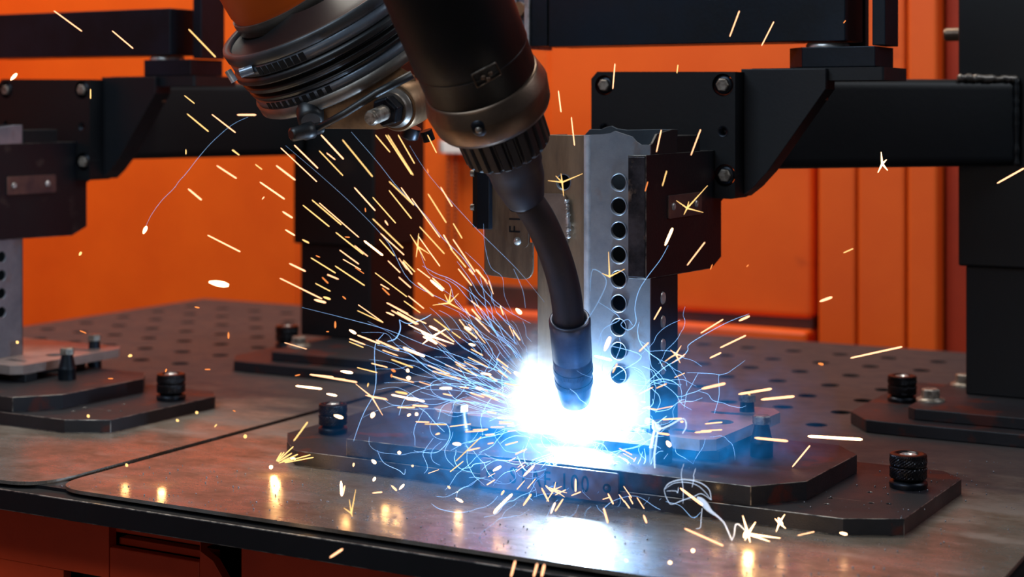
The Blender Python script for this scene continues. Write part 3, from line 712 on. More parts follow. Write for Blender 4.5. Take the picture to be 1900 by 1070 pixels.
co = lt('torch_collar', (893, 150), tax, [(-4, 100), (-4, 108), (0, 111), (22, 118), (26, 119), (58, 113), (66, 108), (68, 84)], 'collar', 12 if False else 96)
# badge on the sleeve: a small framed plate with a three-lobed mark
bc = PP(902, 138, dt_(138)-.0)
axn = tax
cen = PP(893, 150, dt_(150))
def on_body(x, y, r=110.5):
    """point on the sleeve surface seen at a pixel"""
    w0 = Vector((0, 0, CAMH)); dirw = P(x, y, 1)-w0; dv_ = Vector(UV(dirw)); o_ = Vector(UV(w0)); c = cen; a = tax
    dd = dv_-a*dv_.dot(a); oo = (o_-c)-a*(o_-c).dot(a); rr_ = r*dt_(150)/FPX
    A2, B2, C2 = dd.dot(dd), 2*dd.dot(oo), oo.dot(oo)-rr_*rr_
    di = B2*B2-4*A2*C2; t = (-B2-sqrt(max(di, 0)))/(2*A2); return o_+dv_*t
def quad_strip(pts, w, name, m, parent, lift=0):
    mb = MB(); mb.tube([on_body(x, y, 109.5) for x, y in pts], w, 6); return mb.build(name, m, parent)
bp_ = [(875, 139), (919, 116), (930, 138), (886, 163)]
dens = lambda a, b: [(a[0]+(b[0]-a[0])*k/6, a[1]+(b[1]-a[1])*k/6) for k in range(7)]
for i in range(4): quad_strip(dens(bp_[i], bp_[(i+1) % 4]), .0006 if i else .001, 'badge_frame', 'bolt' if i == 0 else 'collar', bd)
for x, y in ((896, 143), (909, 136), (905, 146)): MB().ball(on_body(x, y, 107.5), .0028, 12, 8).build('badge_mark', 'collar', bd)
# set screw in the collar
sc = on_body(889, 238, 113); rad = (sc-cen); rad = (rad-tax*rad.dot(tax)).normalized()
MB().lathe(sc-rad*.002, rad, [(0, .010), (.003, .0095), (.005, .006), (.0055, .0005)], 24, True).build('set_screw', 'dark_bolt', co)
MB().ball(sc+rad*.0022, .0038, 12, 8).build('screw_tip', 'bolt', co)
# ribbed union nut
d = dt_(225); k = d/FPX; n = 144; vs = []; fs = []
aa, bb, cc = fr(tax); org = PP(921, 219, d)
secs = [(0, 78), (4, 86), (56, 84), (62, 77)]
for h, r in secs:
    for i in range(n):
        th = 2*pi*i/n; rb = r-(6 if (sin(th*24) > .2) else 0); vs.append(org+cc*(h*k/cos(LE))+(aa*cos(th)+bb*sin(th))*rb*k)
for j in range(len(secs)-1):
    for i in range(n): ii = (i+1) % n; fs.append((j*n+i, j*n+ii, (j+1)*n+ii, (j+1)*n+i))
fs += [tuple(range(n)), tuple((len(secs)-1)*n+i for i in range(n))]
MB().add(vs, fs).build('ribbed_union_nut', 'nut', to)
nax = cam_axis(.30, .95, LE)
lt('torch_neck', (944, 275), nax, [(-10, 56), (30, 55), (34, 52), (60, 50), (84, 43), (100, 38), (106, 35), (108, 27)], 'neck')
# swan neck
cp = [(978, 372), (1000, 405), (1019, 445), (1035, 487), (1046, 527), (1052, 560), (1056, 600)]
pts = []
def cr(p0, p1, p2, p3, t): return tuple(.5*(2*p1[i]+(p2[i]-p0[i])*t+(2*p0[i]-5*p1[i]+4*p2[i]-p3[i])*t*t+(3*p1[i]-p0[i]-3*p2[i]+p3[i])*t**3) for i in (0, 1))
for i in range(len(cp)-1):
    for q in range(5):
        x, y = cr(cp[max(i-1, 0)], cp[i], cp[i+1], cp[min(i+2, len(cp)-1)], q/5); pts.append(PP(x, y, dt_(y)))
pts.append(PP(*cp[-1], dt_(600)))
MB().tube(pts, 29.5*dt_(500)/FPX, 40).build('swan_neck', 'neck', to)
zax = cam_axis(.085, 1, LE)
nz = lt('nozzle', (1057, 592), zax, [(8, 27), (0, 30), (-3, 34), (-2, 37.5), (2, 39), (12, 39), (16, 38.5), (75, 37.5), (77, 36.5), (79, 37.5), (128, 35), (150, 32), (170, 28), (172, 22), (160, 19)], 'nozzle', 72, False)
for s in (98, 122):
    mb = MB(); d = dt_(690); k = d/FPX; c0 = PP(1057, 592, dt_(592)); a2, b2, c2 = fr(zax)
    for i in range(90):
        th = 2*pi*i/90; dr = a2*cos(th)+b2*sin(th); tg_ = c2.cross(dr); R0 = (37.3-(s-80)*.05)*k
        p_ = c0+c2*(s*k/cos(LE))+dr*R0; h = .0032; w = .0006
        vs = [p_+tg_*sx_*w+c2*sy_*h+dr*o_ for o_ in (-.0006, .0005) for sx_, sy_ in ((-1, -1), (1, -1), (1, 1), (-1, 1))]
        mb.add(vs, [(4, 5, 6, 7), (0, 1, 5, 4), (1, 2, 6, 5), (2, 3, 7, 6), (3, 0, 4, 7)])
    mb.build('knurl_band', 'nozzle', nz)
lt('contact_tip', (1057, 592), zax, [(150, 9), (182, 8), (188, 5), (189, 1)], 'brass', 24)

# ------------------------------------------------------------------ small spatter pellets lying about
mb = MB(); r3 = random.Random(11)
for i in range(520):
    if i % 3: u, v, z = r3.uniform(-1.33, -.34), 1.36+abs(r3.gauss(0, .11)), 0
    else: u, v, z = r3.uniform(-.56, -.34), r3.uniform(1.4, 2.0), 0
    if -1.22 < u < -.44 and 1.575 < v < 1.85:
        z = ZL
        if -1.1 < u < -.56: z = ZU
        if z == ZL and (v < 1.6 or u < -1.13): continue
        if z == ZU and (v < 1.6 or v > 1.66): continue
    r = r3.choice([.0004, .0005, .0006, .0009]); mb.ball((u, v, z+r*.9), r, 6, 4)
tag(mb.build('spatter_pellets', 'pellet'), 'tiny grey spatter pellets strewn over the table and base plate', 'spatter', kind='stuff')

# ------------------------------------------------------------------ the arc: glowing plume
def plume_material():
    m = bpy.data.materials.new('arc_plume_glow'); m.use_nodes = True; N = m.node_tree.nodes; L = m.node_tree.links; N.clear()
    out = N.new('ShaderNodeOutputMaterial'); em = N.new('ShaderNodeEmission'); L.new(em.outputs[0], out.inputs['Volume'])
    tc = N.new('ShaderNodeTexCoord')
    def vm(op, a, b=None):
        k = N.new('ShaderNodeVectorMath'); k.operation = op
        for i, q in enumerate((a, b)):
            if q is None: continue
            if isinstance(q, tuple): k.inputs[i].default_value = q
            else: L.new(q, k.inputs[i])
        return k
    def mt(op, a, b=0.0, c=None):
        k = N.new('ShaderNodeMath'); k.operation = op
        for i, q in enumerate((a, b, c)):
            if q is None: continue
            if isinstance(q, (int, float)): k.inputs[i].default_value = q
            else: L.new(q, k.inputs[i])
        return k.outputs[0]
    nz_ = N.new('ShaderNodeTexNoise'); nz_.inputs['Scale'].default_value = 22; nz_.inputs['Detail'].default_value = 5; nz_.inputs['Roughness'].default_value = .6; nz_.inputs['Distortion'].default_value = .8
    L.new(tc.outputs['Object'], nz_.inputs['Vector'])
    off = vm('SCALE', vm('SUBTRACT', nz_.outputs['Color'], (.5, .5, .5)).outputs[0]); off.inputs['Scale'].default_value = .05
    pos = vm('ADD', tc.outputs['Object'], off.outputs[0]).outputs[0]
    def gauss(c, s, amp):                        # amp * exp(-(|p-c|/s)^2), s per axis
        q = vm('MULTIPLY', vm('SUBTRACT', pos, c).outputs[0], (1/s[0], 1/s[1], 1/s[2])).outputs[0]
        l = vm('LENGTH', q).outputs['Value']; return mt('MULTIPLY', mt('POWER', 2.718, mt('MULTIPLY', mt('MULTIPLY', l, l), -1)), amp)
    def loc(x, y, d): return tuple(P(x, y, d)-arc_w)
    core = mt('ADD', gauss(loc(1068, 792, 1.835), (.02, .015, .018), 110), gauss(loc(1000, 738, 1.845), (.024, .014, .034), 150))
    core = mt('ADD', core, gauss(loc(1068, 796, 1.797), (.018, .012, .014), 170))
    core = mt('ADD', core, gauss(loc(1122, 784, 1.83), (.022, .01, .006), 90))
    core = mt('ADD', core, gauss(loc(988, 676, 1.85), (.011, .01, .018), 60))
    halo = mt('ADD', gauss((-.02, -.02, -.002), (.062, .045, .045), 9), gauss(loc(1062, 745, 1.76), (.032, .02, .026), 14))
    wide = gauss((-.0, -.06, -.012), (.15, .05, .07), 12)  # arc light scattered in haze, put in as blue emission
    wis = N.new('ShaderNodeTexNoise'); wis.inputs['Scale'].default_value = 30; wis.inputs['Detail'].default_value = 7; wis.inputs['Distortion'].default_value = 1.6; L.new(tc.outputs['Object'], wis.inputs['Vector'])
    wr_ = N.new('ShaderNodeMapRange'); wr_.inputs[1].default_value = .4; wr_.inputs[2].default_value = .68; wr_.inputs[3].default_value = .25; wr_.inputs[4].default_value = 2; L.new(wis.outputs[0], wr_.inputs[0])
    soft = mt('MULTIPLY', mt('ADD', halo, wide), wr_.outputs[0])
    tot = mt('ADD', core, soft)
    L.new(core, em.inputs['Strength']); em.inputs[0].default_value = (.62, .82, 1, 1)
    e2 = N.new('ShaderNodeEmission'); e2.inputs[0].default_value = (.02, .34, 1, 1); L.new(soft, e2.inputs['Strength'])
    ad = N.new('ShaderNodeAddShader'); L.new(em.outputs[0], ad.inputs[0]); L.new(e2.outputs[0], ad.inputs[1]); L.new(ad.outputs[0], out.inputs['Volume'])
    m.cycles.volume_step_rate = .35
    return m
ico = bmesh.new(); bmesh.ops.create_icosphere(ico, subdivisions=3, radius=1)
for v in ico.verts: v.co = Vector((v.co.x*.3, v.co.y*.16, v.co.z*.17))
me = bpy.data.meshes.new('arc_plume'); ico.to_mesh(me); ico.free(); me.materials.append(plume_material())
ap = bpy.data.objects.new('arc_plume', me); COL.objects.link(ap); ap.location = arc_w
tag(ap, 'blinding white welding arc with blue glowing plume at the torch tip', 'welding arc', kind='thing')
# ------------------------------------------------------------------ END OF BODY (sparks and fume follow)
# ------------------------------------------------------------------ sparks: short glowing slivers of molten metal, each one an object
def depth_at(x, y, want=None):
    """metres from the lens, kept in front of the table, plates and post that lie behind that pixel"""
    lim = 1.70
    if y > 850: lim = min(lim+.08, (CAMH-.012)*FPX/(y-HOR)-.01)
    if want: lim = min(lim, want)
    return lim
REG = [
 (lambda x, y: x < 570 and y < 290, 'in front of the blurred black stand at upper left'),
 (lambda x, y: x < 560 and y < 560, 'over the plain orange wall panel at left'),
 (lambda x, y: x < 545 and y < 900, 'above the table between the seam and the left base plate'),
 (lambda x, y: x < 800 and y < 560, 'in front of the dark column left of the torch'),
 (lambda x, y: x < 1000 and y < 570, 'over the orange gap between dark column and torch'),
 (lambda x, y: x < 1000 and y < 850, 'flying low left of the arc above the base plate'),
 (lambda x, y: x < 880 and y >= 850, 'over the worn front strip of the table, left part'),
 (lambda x, y: x < 1180 and y >= 830, 'in front of the stamped name plate or just below it'),
 (lambda x, y: y >= 830, 'low over the right half of the base plate front'),
 (lambda x, y: x < 1360 and y < 560, 'in front of the perforated post and jaw'),
 (lambda x, y: y < 560, 'before the arm pipe and orange folds at right'),
 (lambda x, y: x < 1260, 'close beside the nozzle and post foot'),
 (lambda x, y: True, 'flying right of the arc over the dark table'),
]
STY = {'o': ('spark', 'orange-white spark streak'), 'h': ('spark_hot', 'fat white-hot spark streak'), 'y': ('spark_yellow', 'thin yellow spark streak'), 'd': ('spark_dim', 'dim red-orange spark fleck')}
n_sp = 0
def spark(x0, y0, x1, y1, st='o', w=2.6, want=None, into=None):
    global n_sp
    w *= .8
    mx_, my_ = (x0+x1)/2, (y0+y1)/2
    d = depth_at(mx_, max(y0, y1), want)
    jit = rnd.uniform(-.10, .0) if my_ < 850 else 0
    a, b = PP(x0, y0, d+jit), PP(x1, y1, d+jit+rnd.uniform(-.004, .002))
    if (b-a).length < .0015: b = a+Vector((.0006, 0, .0012))
    r = w/2*d/FPX; ax = (b-a)
    L = ax.length; mb = MB() if into is None else into
    mb.lathe(a, ax, [(0, r*.35), (min(.3*L, r*2), r*.9), (L*.5, r), (L-min(.25*L, r*1.5), r), (L, r*.5)], 6, True, True)
    if into is not None: return
    o = mb.build('spark', STY[st][0], None, fix=False)
    for f, s in REG:
        if f(mx_, my_): tag(o, STY[st][1]+' '+s, 'spark', 'sparks '+s); break
    n_sp += 1
A1 = dict(o=[(100,20,152,58),(208,57,247,90),(393,212,437,246),(440,213,475,213,'o',4),(402,307,439,331,'o',3.5),(349,350,374,371,'o',4),(385,436,446,467,'o',3.5),
 (1354,68,1372,20),(1413,85,1436,40),(1137,165,1141,118),(1036,168,1041,208,'o',3),(1060,217,1066,270),(1282,288,1300,240),(1218,282,1227,241),(1275,492,1308,449),(1850,340,1900,312,'o',4),
 (1578,664,1674,643,'o',4),(1302,721,1346,711,'o',6),(1370,731,1432,721,'o',6),(1412,741,1474,735,'o',6),(1400,812,1462,818,'o',6),(1470,866,1503,826,'o',4),(1521,559,1544,551,'o',6),(1336,645,1384,622,'o',3.5),
 (1300,618,1342,592,'o',3),(1317,664,1338,654,'o',4),(1371,595,1391,586,'o',5),(1428,928,1443,901,'o',4),(1430,932,1453,908,'o',4),(1352,912,1376,922,'o',3),(1480,993,1511,986,'o',3),(1270,980,1342,1012,'o',5),
 (948,1070,956,1040,'o',5),(990,1070,997,1045,'o',5),(1005,1070,1010,1047,'o',6),(612,1034,636,1018,'o',5),(1262,905,1304,937,'o',7),(1235,910,1250,918,'o',4),(1289,802,1320,800,'o',4),(1300,799,1340,797,'o',3),
 (1308,786,1340,783,'o',3),(1228,778,1265,776,'o',4),(1262,782,1268,782,'o',5),(1202,757,1220,760,'o',3),(1190,745,1197,746,'o',3),(1220,803,1242,806,'o',5)],
 h=[(20,148,31,137,'h',7),(266,433,272,420,'h',8),(388,523,424,529,'h',14),(1499,809,1600,815,'h',7),(1234,455,1248,423,'h',6),(1380,997,1387,985,'h',12),(1345,886,1356,892,'h',9),(1277,898,1287,906,'h',9),(1237,818,1244,828,'h',9),
 (1558,988,1572,991,'h',7),(1444,960,1452,974,'h',7),(1283,1020,1288,1022,'h',9),(1241,1042,1245,1044,'h',8),(620,770,636,775,'h',8),(1122,650,1132,625,'h',9),(1103,660,1135,668,'h',5)],
 y=[(350,54,400,106,'y',3.2),(168,165,168,183,'y'),(342,177,361,192,'y'),(347,211,387,244,'y',3),(345,277,345,286,'y'),(430,278,444,288,'y'),(147,474,151,467,'y',6),(166,770,162,773,'y',8),(241,657,242,662,'y',9),(327,778,331,781,'y',6),
  (364,764,366,766,'y',7),(455,806,455,812,'y',8),(234,860,236,865,'y',7),(398,792,402,787,'y',3),(31,633,33,636,'y',7),(1256,136,1258,120,'y'),(1229,345,1237,317,'y'),(1565,469,1583,461,'y'),(1388,731,1392,732,'y',3)],
 d=[(361,569,370,571,'d',4),(424,616,424,628,'d',3.5),(148,613,160,618,'d'),(200,702,210,702,'d'),(380,685,390,685,'d'),(307,690,309,684,'d',4),(432,761,437,763,'d'),(1518,674,1528,676,'d',6),(1565,43,1569,38,'d'),(1385,495,1389,491,'d'),(1197,355,1202,337,'d'),(1322,490,1318,500,'d')])
for l in A1.values():
    for s in l: spark(*s)
def batch(sc, ox, oy, l, st=None):
    for i, s in enumerate(l):
        a = [ox+s[0]/sc, oy+s[1]/sc, ox+s[2]/sc, oy+s[3]/sc]
        spark(*a, *(s[4:] if len(s) > 4 else ((st or ('y' if i % 4 == 1 else 'o')), 2.4)))
batch(2.378, 400, 250, [(195,208,305,284,'o',4),(267,135,352,200,'o',4),(287,57,447,207),(347,45,452,148,'o',3),(465,0,565,108,'o',3.5),(457,70,562,180),(560,22,693,185,'y',2.8),(490,80,528,110),(205,285,215,273),(295,338,340,367,'o',4.5),(307,418,350,444,'o',4.5),
 (383,462,412,477,'y',4),(325,567,397,602,'o',4),(283,632,470,724,'o',3),(385,310,502,405,'y',3),(425,287,555,397,'y',2.8),(457,300,632,452,'o',2.2),(530,430,652,527,'y',3),(420,542,530,610,'y',3),(547,508,632,570),(527,578,658,665,'y',3),
 (612,232,705,335,'o',3),(655,467,738,532,'h',4),(693,275,795,390,'y'),(693,370,828,500,'y'),(765,205,875,310,'y'),(765,245,865,370,'y'),(818,232,875,310),(705,0,770,77,'y'),(750,0,865,175,'y'),(760,0,872,178,'y'),(805,0,878,127,'y'),(865,280,990,453),
 (935,0,975,80),(937,260,1018,388,'y'),(993,230,1045,317),(1048,390,1088,457,'y'),(900,405,1010,525),(893,445,990,580),(728,435,832,530),(722,460,790,535,'y'),(703,608,845,715),(850,710,920,767),(755,740,850,790),(892,652,962,712,'o',4),(948,640,1003,687,'h',6),
 (1047,460,1145,605),(1035,500,1105,585,'y'),(1070,590,1130,665),(828,552,880,605,'y'),(760,555,815,608),(808,627,862,675),(735,675,768,707,'d',3),(830,732,903,785,'y'),(440,655,507,690,'y'),(435,727,487,740,'o',6),(475,715,507,725,'y',6),(625,775,740,828),(590,860,620,877,'h',7),
 (625,883,725,922,'o',4),(708,905,810,950,'o',4),(588,912,653,938,'y'),(828,938,922,977,'h',4.5),(775,990,870,1025,'y',3),(688,1008,757,1025),(625,1027,713,1048),(552,1042,605,1050,'h',7),(415,1057,520,1068,'o',4),(350,1063,373,1057,'d'),(915,890,977,920,'h',5),(752,782,788,797,'o',4),
 (800,780,895,835,'o',3.5),(885,812,930,833,'o',3),(943,843,980,862,'h',5),(980,860,1053,913),(528,822,528,852,'d',4),(57,870,57,897,'d',4),(965,812,1030,862,'y'),(75,65,105,90,'y'),(175,130,205,153,'y'),(488,868,500,868,'d'),(660,322,662,340,'d'),(935,150,938,168,'d'),
 (560,712,575,725,'d',3),(470,628,497,655,'d',3),(615,585,655,612,'d',2),(613,488,672,536,'o',2),(570,450,592,452,'d'),(442,532,460,540,'d')])
batch(2.676, 500, 550, [(205,387,435,425,'o',4),(130,443,260,458,'h',5),(283,482,335,492,'h',6),(325,405,380,413,'y',4),(435,352,535,378),(505,330,587,352),(605,312,712,352,'y',3),(605,487,770,520,'h',5),(675,505,740,512,'h',6),(635,550,722,550,'o',3),(710,540,787,545,'o',4),
 (625,472,685,482,'y',5),(485,490,583,508),(487,448,491,430,'y',3),(120,717,190,622,'y',3.6),(507,600,518,577,'h',9),(355,915,359,990,'h',7),(416,845,419,825,'o',5),(845,455,905,455,'h',6),(785,340,895,385),(810,370,950,410),(925,335,1000,375),(985,300,1085,350),(770,632,880,635,'y',2.4),
 (895,645,1000,632),(1040,665,1085,658,'o',4),(910,730,950,733,'h',8),(825,685,845,678,'o',4),(925,817,1052,695,'y',2.2),(605,937,632,963,'o',5),(645,957,668,932,'h',6),(515,915,525,898,'h',7),(1115,1067,1205,980,'h',6),(1260,1037,1300,980,'o',5),(1150,985,1165,962,'o',5),
 (1110,865,1150,842,'h',7),(1260,892,1315,838,'o',6),(885,940,897,952,'o',5),(925,1000,960,1020,'h',6),(510,975,560,970,'o',4),(508,810,528,828,'h',8),(705,838,715,842,'o',6),(682,368,690,366,'h',8),(680,403,700,405,'h',10),(605,362,625,372,'d',6),(606,385,606,400,'d',4),
 (1025,453,1055,457,'h',6),(1180,500,1225,480,'h',6),(1215,375,1250,395,'h',8),(1225,60,1250,85,'h',8),(1050,380,1100,388,'h',4),(970,150,1000,165,'h',5),(990,235,1020,242,'h',5),(640,780,648,770,'h',8),(690,582,695,592,'h',9),(725,590,735,578,'h',8),(100,800,130,806,'h',7),
 (0,842,14,850,'h',10),(945,450,990,453,'o',3),(440,40,565,128,'o',2),(755,175,830,235,'h',4),(800,145,918,225,'o',3),(580,30,740,120,'o',2.5),(605,68,730,138,'o',3),(815,110,895,168,'y'),(905,175,950,207,'y'),(1000,260,1060,292,'o'),(1165,430,1250,445,'o',3),(1100,465,1175,495,'o')])
batch(1.0, 0, 0, [(940,925,916,952,'h',6),(1012,900,1024,912,'o',4),(1045,925,1030,948,'o',4),(1005,905,1018,930,'o',4),(1068,888,1068,912,'o',5),(1022,908,1040,916,'o',3),(1030,918,1050,908,'o',2.5),(1060,919,1078,912,'o',3),(1128,915,1138,935,'o',4),(1118,926,1132,922,'o',2.4),
 (1022,952,1030,932,'h',4.5),(1120,942,1128,970,'o',5),(1194,955,1200,970,'o',5),(1176,868,1200,884,'h',5),(1180,848,1176,856,'o',3),(860,855,835,875,'y'),(848,925,858,930,'h',6),(640,900,636,918,'o',4),(1160,1038,1164,1041,'o',5)])
rs = random.Random(21)
AX, AY = 1068, 790
def rand_fan(n, amin, amax, rmin, rmax, bias=1.6):
    for _ in range(n):
        a = radians(rs.uniform(amin, amax)); r = rmin+(rmax-rmin)*rs.random()**bias; ln = rs.uniform(10, 26)+r*.05*rs.random()
        x0, y0 = AX-cos(a)*r, AY-sin(a)*r; x1, y1 = AX-cos(a+rs.uniform(-.03, .03))*(r+ln), AY-sin(a)*(r+ln)
        if 975 < x0 < 1110 and y0 < 760: continue
        if y0 > 1000: continue
        spark(x0, y0, x1, y1, 'o', rs.choice((1.6, 2.2, 3)), None, fine)
fine = MB()
rand_fan(46, 14, 60, 150, 520); rand_fan(16, -18, 16, 110, 330); rand_fan(10, 118, 170, 120, 260); rand_fan(10, 200, 250, 90, 210); rand_fan(8, -60, -25, 90, 190)
tag(fine.build('fine_sparks', 'spark', fix=False), 'spray of the finest short sparks around the welding arc', 'sparks', kind='stuff')
# fan of yellow slivers where a drop bursts at the left end of the base plate
for i in range(9):
    a = radians(12+rs.uniform(-3, 3)+i*6.5); r0 = rs.uniform(8, 22); r1 = r0+rs.uniform(22, 62)
    spark(508+cos(a)*r0, 862-sin(a)*r0*.75, 508+cos(a)*r1, 862-sin(a)*r1*.75, 'y', 3)
# star-shaped spark bursts
def burst(x, y, rays, label, size=1.0, m='spark_yellow'):
    d = depth_at(x, y)-.03; c = PP(x, y, d); mb = MB(); mb.ball(c, .0009*size, 8, 6)
    for (dx, dy) in rays:
        e = PP(x+dx, y+dy, d+rs.uniform(-.01, .005)); mb.tube([c, (c+e)/2, e], [.0008*size, .0005*size, .00022], 5)
    tag(mb.build('spark_burst', m, fix=False), label, 'spark burst', 'star-shaped spark bursts')
burst(1275, 386, [(38,-42),(-20,-14),(30,8),(-6,12),(3,-12)], 'star-shaped spark burst over the riveted tag on the jaw')
burst(1043, 338, [(-26,-3),(38,-16),(-12,-12),(3,26),(-2,-16)], 'star-shaped spark burst over the round hole in the post beside the neck')
burst(690, 736, [(-30,-24),(30,6),(20,34),(-12,-3)], 'star-shaped spark burst over the table seam left of the front pin', 1, 'spark')
burst(775, 457, [(-14,-22),(14,26),(2,-24),(22,14),(-3,20)], 'star-shaped spark burst low before the dark column')
burst(833, 562, [(-30,4),(22,12),(4,-26),(-8,-16),(18,-18)], 'star-shaped spark burst over the foot of the orange gap', 1.1)
burst(1254, 657, [(-14,8),(10,-16),(8,16),(-10,-8),(16,4)], 'star-shaped spark burst beside the bolt holes of the post', 1.1, 'spark')
burst(1131, 513, [(-2,-46),(28,-14),(-14,-6)], 'three-pointed spark burst over the fourth hole of the post')
burst(802, 624, [(-44,-22),(40,14),(-18,14),(26,-14)], 'long star-shaped spark burst left of the arc plume', 1.4, 'spark_hot')
burst(1028, 908, [(-14,22),(14,-6),(24,6),(3,-14),(20,14),(-10,-4)], 'star-shaped spark burst in front of the stamped name plate', 1.1, 'spark')
burst(1388, 990, [(-10,-34),(22,4),(40,14),(60,8),(4,16),(14,-22),(-6,12)], 'large golden spark burst on the table in front of the base plate', 1.5, 'spark_hot')
burst(652, 952, [(8,-44),(-14,-10),(-4,-26),(2,6)], 'small upright spark burst standing on the front table strip')
burst(1446, 970, [(10,-16),(-8,-8),(12,10),(-6,16)], 'short forked spark burst at the front chamfer of the base plate', 1.2, 'spark_hot')
burst(1637, 304, [(8,-8),(-8,16),(-2,-22),(10,12)], 'small forked spark burst over the arm pipe at right', 1.3, 'spark_hot')
# point lamps added by bursts and low sparks for golden glints on metal
for (x, y, e, h) in ((1388, 988, .05, .012), (512, 862, .05, .012), (508, 868, .02, .006), (640, 905, .02, .02), (300, 880, .015, .01), (735, 862, .012, .03), (232, 868, .008, .012), (170, 892, .008, .012), (715, 905, .01, .012), (850, 915, .01, .012), (545, 960, .012, .008), (1330, 905, .008, .03)):
    l = bpy.data.lights.new('spark_glint_lamp', 'POINT'); l.energy = e; l.color = (1, .55, .2); l.shadow_soft_size = .004
    lo_ = bpy.data.objects.new('spark_glint_lamp', l); COL.objects.link(lo_); lo_.location = P(x, y, (CAMH-h)*FPX/(y-HOR)-.004)

# ------------------------------------------------------------------ fume: thin curling threads lit by the arc
def smoke_mat(name, alpha, col):
    m = bpy.data.materials.new(name); m.use_nodes = True; N = m.node_tree.nodes; L = m.node_tree.links; N.clear()
    o = N.new('ShaderNodeOutputMaterial'); mx = N.new('ShaderNodeMixShader'); t = N.new('ShaderNodeBsdfTransparent'); d1 = N.new('ShaderNodeBsdfDiffuse'); d2 = N.new('ShaderNodeBsdfTranslucent'); ad = N.new('ShaderNodeAddShader')
    d1.inputs[0].default_value = col; d2.inputs[0].default_value = col
    L.new(d1.outputs[0], ad.inputs[0]); L.new(d2.outputs[0], ad.inputs[1]); mx.inputs[0].default_value = alpha
    L.new(t.outputs[0], mx.inputs[1]); L.new(ad.outputs[0], mx.inputs[2]); L.new(mx.outputs[0], o.inputs[0]); return m
M['fume'] = smoke_mat('fume_thread', .34, (.42, .66, .9, 1))
M['wisp'] = smoke_mat('white_wisp', .22, (.8, .85, .9, 1))
def pl(pts, d=None, w=1.2, name=None, mb=None, m=None, sub=5, taper=True):
    out = []
    for i in range(len(pts)-1):
        for q in range(sub):
            x, y = cr(pts[max(i-1, 0)], pts[i], pts[i+1], pts[min(i+2, len(pts)-1)], q/sub); out.append((x, y))
    out.append(pts[-1]); n = len(out)
    P3 = [PP(x, y, (d if d else depth_at(x, y))) for x, y in out]
    R = [.8*w/2*1.7/FPX*(.35+.65*sin(pi*(i+.6)/(n+.2))**.5 if taper else 1) for i in range(n)]
    (mb or MB()).tube(P3, R, 5)
mb = MB(); rf = random.Random(5)
hand = [([(985,600),(940,575),(900,540),(862,482),(820,440),(790,400),(740,350),(700,300),(652,245)], 1.7),
 ([(460,217),(430,232),(395,262),(370,290),(345,322),(333,335),(322,350),(300,372),(280,400),(269,424)], 1.2),
 ([(713,618),(702,630),(696,642),(695,667),(698,696),(694,730),(677,762),(665,791),(656,818)], 1.8),
 ([(741,593),(743,610),(734,628),(719,633)], 3), ([(741,593),(758,600),(784,592),(800,583)], 2.4),
 ([(1240,455),(1225,482),(1200,515),(1185,540),(1178,570),(1180,598),(1166,612),(1152,602),(1164,592),(1174,603)], 1.8),
 ([(1390,582),(1345,600),(1282,636),(1276,650),(1262,665),(1235,680),(1205,705),(1180,730),(1130,745)], 1.6),
 ([(1110,720),(1150,690),(1190,660),(1128,640)], 2), ([(530,270),(600,330),(660,385),(720,450),(760,520),(830,560),(900,600),(960,640)], 1.2),
 ([(560,570),(640,590),(720,612),(790,640),(850,660),(930,690)], 1.3), ([(700,640),(780,655),(860,690),(930,705),(960,712)], 1.8),
 ([(740,770),(755,735),(800,715),(850,712),(900,722),(950,735)], 1.5), ([(832,725),(845,740),(870,745),(905,752),(945,765)], 1.8),
 ([(800,786),(828,786),(834,812),(812,838),(780,838),(768,836)], 1.6), ([(700,835),(712,858),(740,872),(750,880),(752,870)], 1.3),
 ([(960,846),(975,872),(1000,874),(1035,858),(1010,855),(990,862)], 3), ([(1084,862),(1080,878),(1040,888),(1030,900),(1015,905)], 3.2),
 ([(1130,846),(1158,850),(1165,860),(1145,875),(1170,890),(1178,898),(1150,893),(1140,890)], 2.6), ([(1118,945),(1140,928),(1180,920),(1215,940),(1225,945)], 2),
 ([(1235,930),(1262,938),(1285,960),(1300,950)], 1.6), ([(1010,560),(960,500),(880,420),(800,330),(760,270)], 1.0), ([(1085,600),(1110,560),(1125,520),(1100,500),(1095,540)], 3),
 ([(1110,640),(1120,610),(1150,590),(1110,560)], 2)]
for pts, w in hand: pl(pts, None, w, mb=mb)
for i in range(190):
    a = rf.uniform(0, 2*pi); r = 40+rf.random()**1.4*220
    x, y = 1045+cos(a)*r*1.15, 790+sin(a)*r*.62
    if 990 < x < 1105 and y < 770: continue
    if y > 960 or y < 560: continue
    h = a+rf.choice((-1, 1))*rf.uniform(.2, 1.6); curl = rf.uniform(-.35, .35); pts = [(x, y)]
    for k in range(rf.randint(4, 9)):
        st = rf.uniform(8, 20); h += curl+rf.uniform(-.5, .5); x += cos(h)*st; y += sin(h)*st*.8; pts.append((x, y))
        if rf.random() < .15: curl = -curl
    pl(pts, None, rf.choice((.8, 1, 1.3, 1.8, 2.4 if r < 120 else 1)), mb=mb, sub=4)
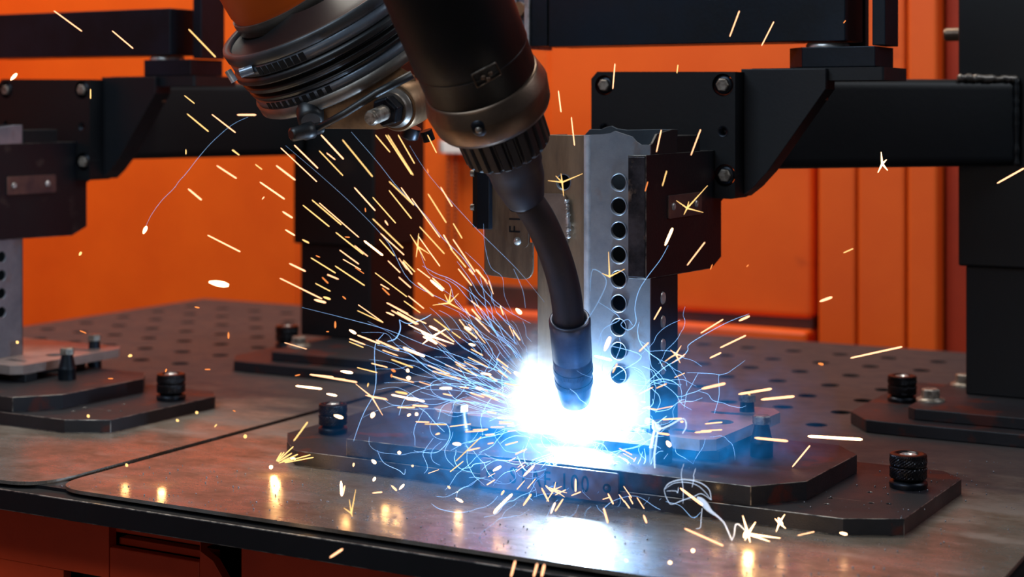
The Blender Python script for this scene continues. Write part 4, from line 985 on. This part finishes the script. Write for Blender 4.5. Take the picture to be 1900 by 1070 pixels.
for i in range(60):                       # long gentle threads that follow the sparks
    a = radians(rf.uniform(8, 64)); r = rf.uniform(60, 130); pts = []
    for k in range(rf.randint(4, 9)):
        x, y = AX-cos(a)*r, AY-sin(a)*r
        if not (975 < x < 1100 and y < 760): pts.append((x, y))
        r += rf.uniform(24, 48); a += rf.uniform(-.05, .05)
    if len(pts) > 2: pl(pts, None, rf.choice((.8, 1, 1.4)), mb=mb, sub=4)
tag(mb.build('fume_trails', 'fume', fix=False), 'hair-thin bluish curling fume threads around the welding arc', 'smoke', kind='stuff')
q = lambda l: [(1200+x/5.943, 860+y/5.943) for x, y in l]
mb = MB()
for l, w in (([(190,290),(240,220),(350,180),(470,180),(600,215),(690,290),(710,400)], 2.6), ([(190,290),(215,370),(270,445),(400,400),(520,360),(600,330),(700,390)], 2), ([(200,280),(300,215),(440,205),(560,240),(650,320),(705,395)], 1.6),
             ([(220,300),(320,300),(340,320),(350,260)], 1.6), ([(540,50),(515,130),(520,160),(500,260)], 1.8), ([(410,0),(380,110),(400,260),(400,440)], 1.4), ([(610,490),(600,600),(590,700),(540,715)], 2)):
    pl(q(l), 1.60, w, mb=mb)
l = q([(555,375),(600,400),(650,460),(700,520),(780,580),(850,650),(890,730),(935,835)])
P3 = []; 
out = [cr(l[max(i-1, 0)], l[i], l[i+1], l[min(i+2, len(l)-1)], t/5) for i in range(len(l)-1) for t in range(5)]+[l[-1]]
mb.tube([PP(x, y, 1.60) for x, y in out], [(1.2+4.2*exp(-((i-9)/7)**2)+.5)*1.6/FPX for i in range(len(out))], 10)
pl(q([(935,850),(965,780),(975,690),(1000,665),(1040,690),(1090,745)]), 1.60, 4, mb=mb)
tag(mb.build('smoke_wisp', 'wisp', fix=False), 'umbrella-shaped white smoke wisp in front of the base plate right of the name plate', 'smoke wisp', 'white smoke wisps')
mb = MB()
pl([(1215,868),(1214,845),(1217,822),(1220,800)], 1.64, 5.5, mb=mb); pl([(1197,783),(1203,776),(1214,782),(1222,795),(1240,790),(1262,778),(1271,779),(1273,792),(1266,804)], 1.64, 4.5, mb=mb)
mb.ball(PP(1219, 794, 1.64), .0042, 14, 10); mb.ball(PP(1202, 781, 1.64), .0034, 12, 8)
tag(mb.build('smoke_wisp', 'wisp', fix=False), 'bright white smoke wisp standing like a crooked T right of the arc', 'smoke wisp', 'white smoke wisps')
print('sparks', n_sp)
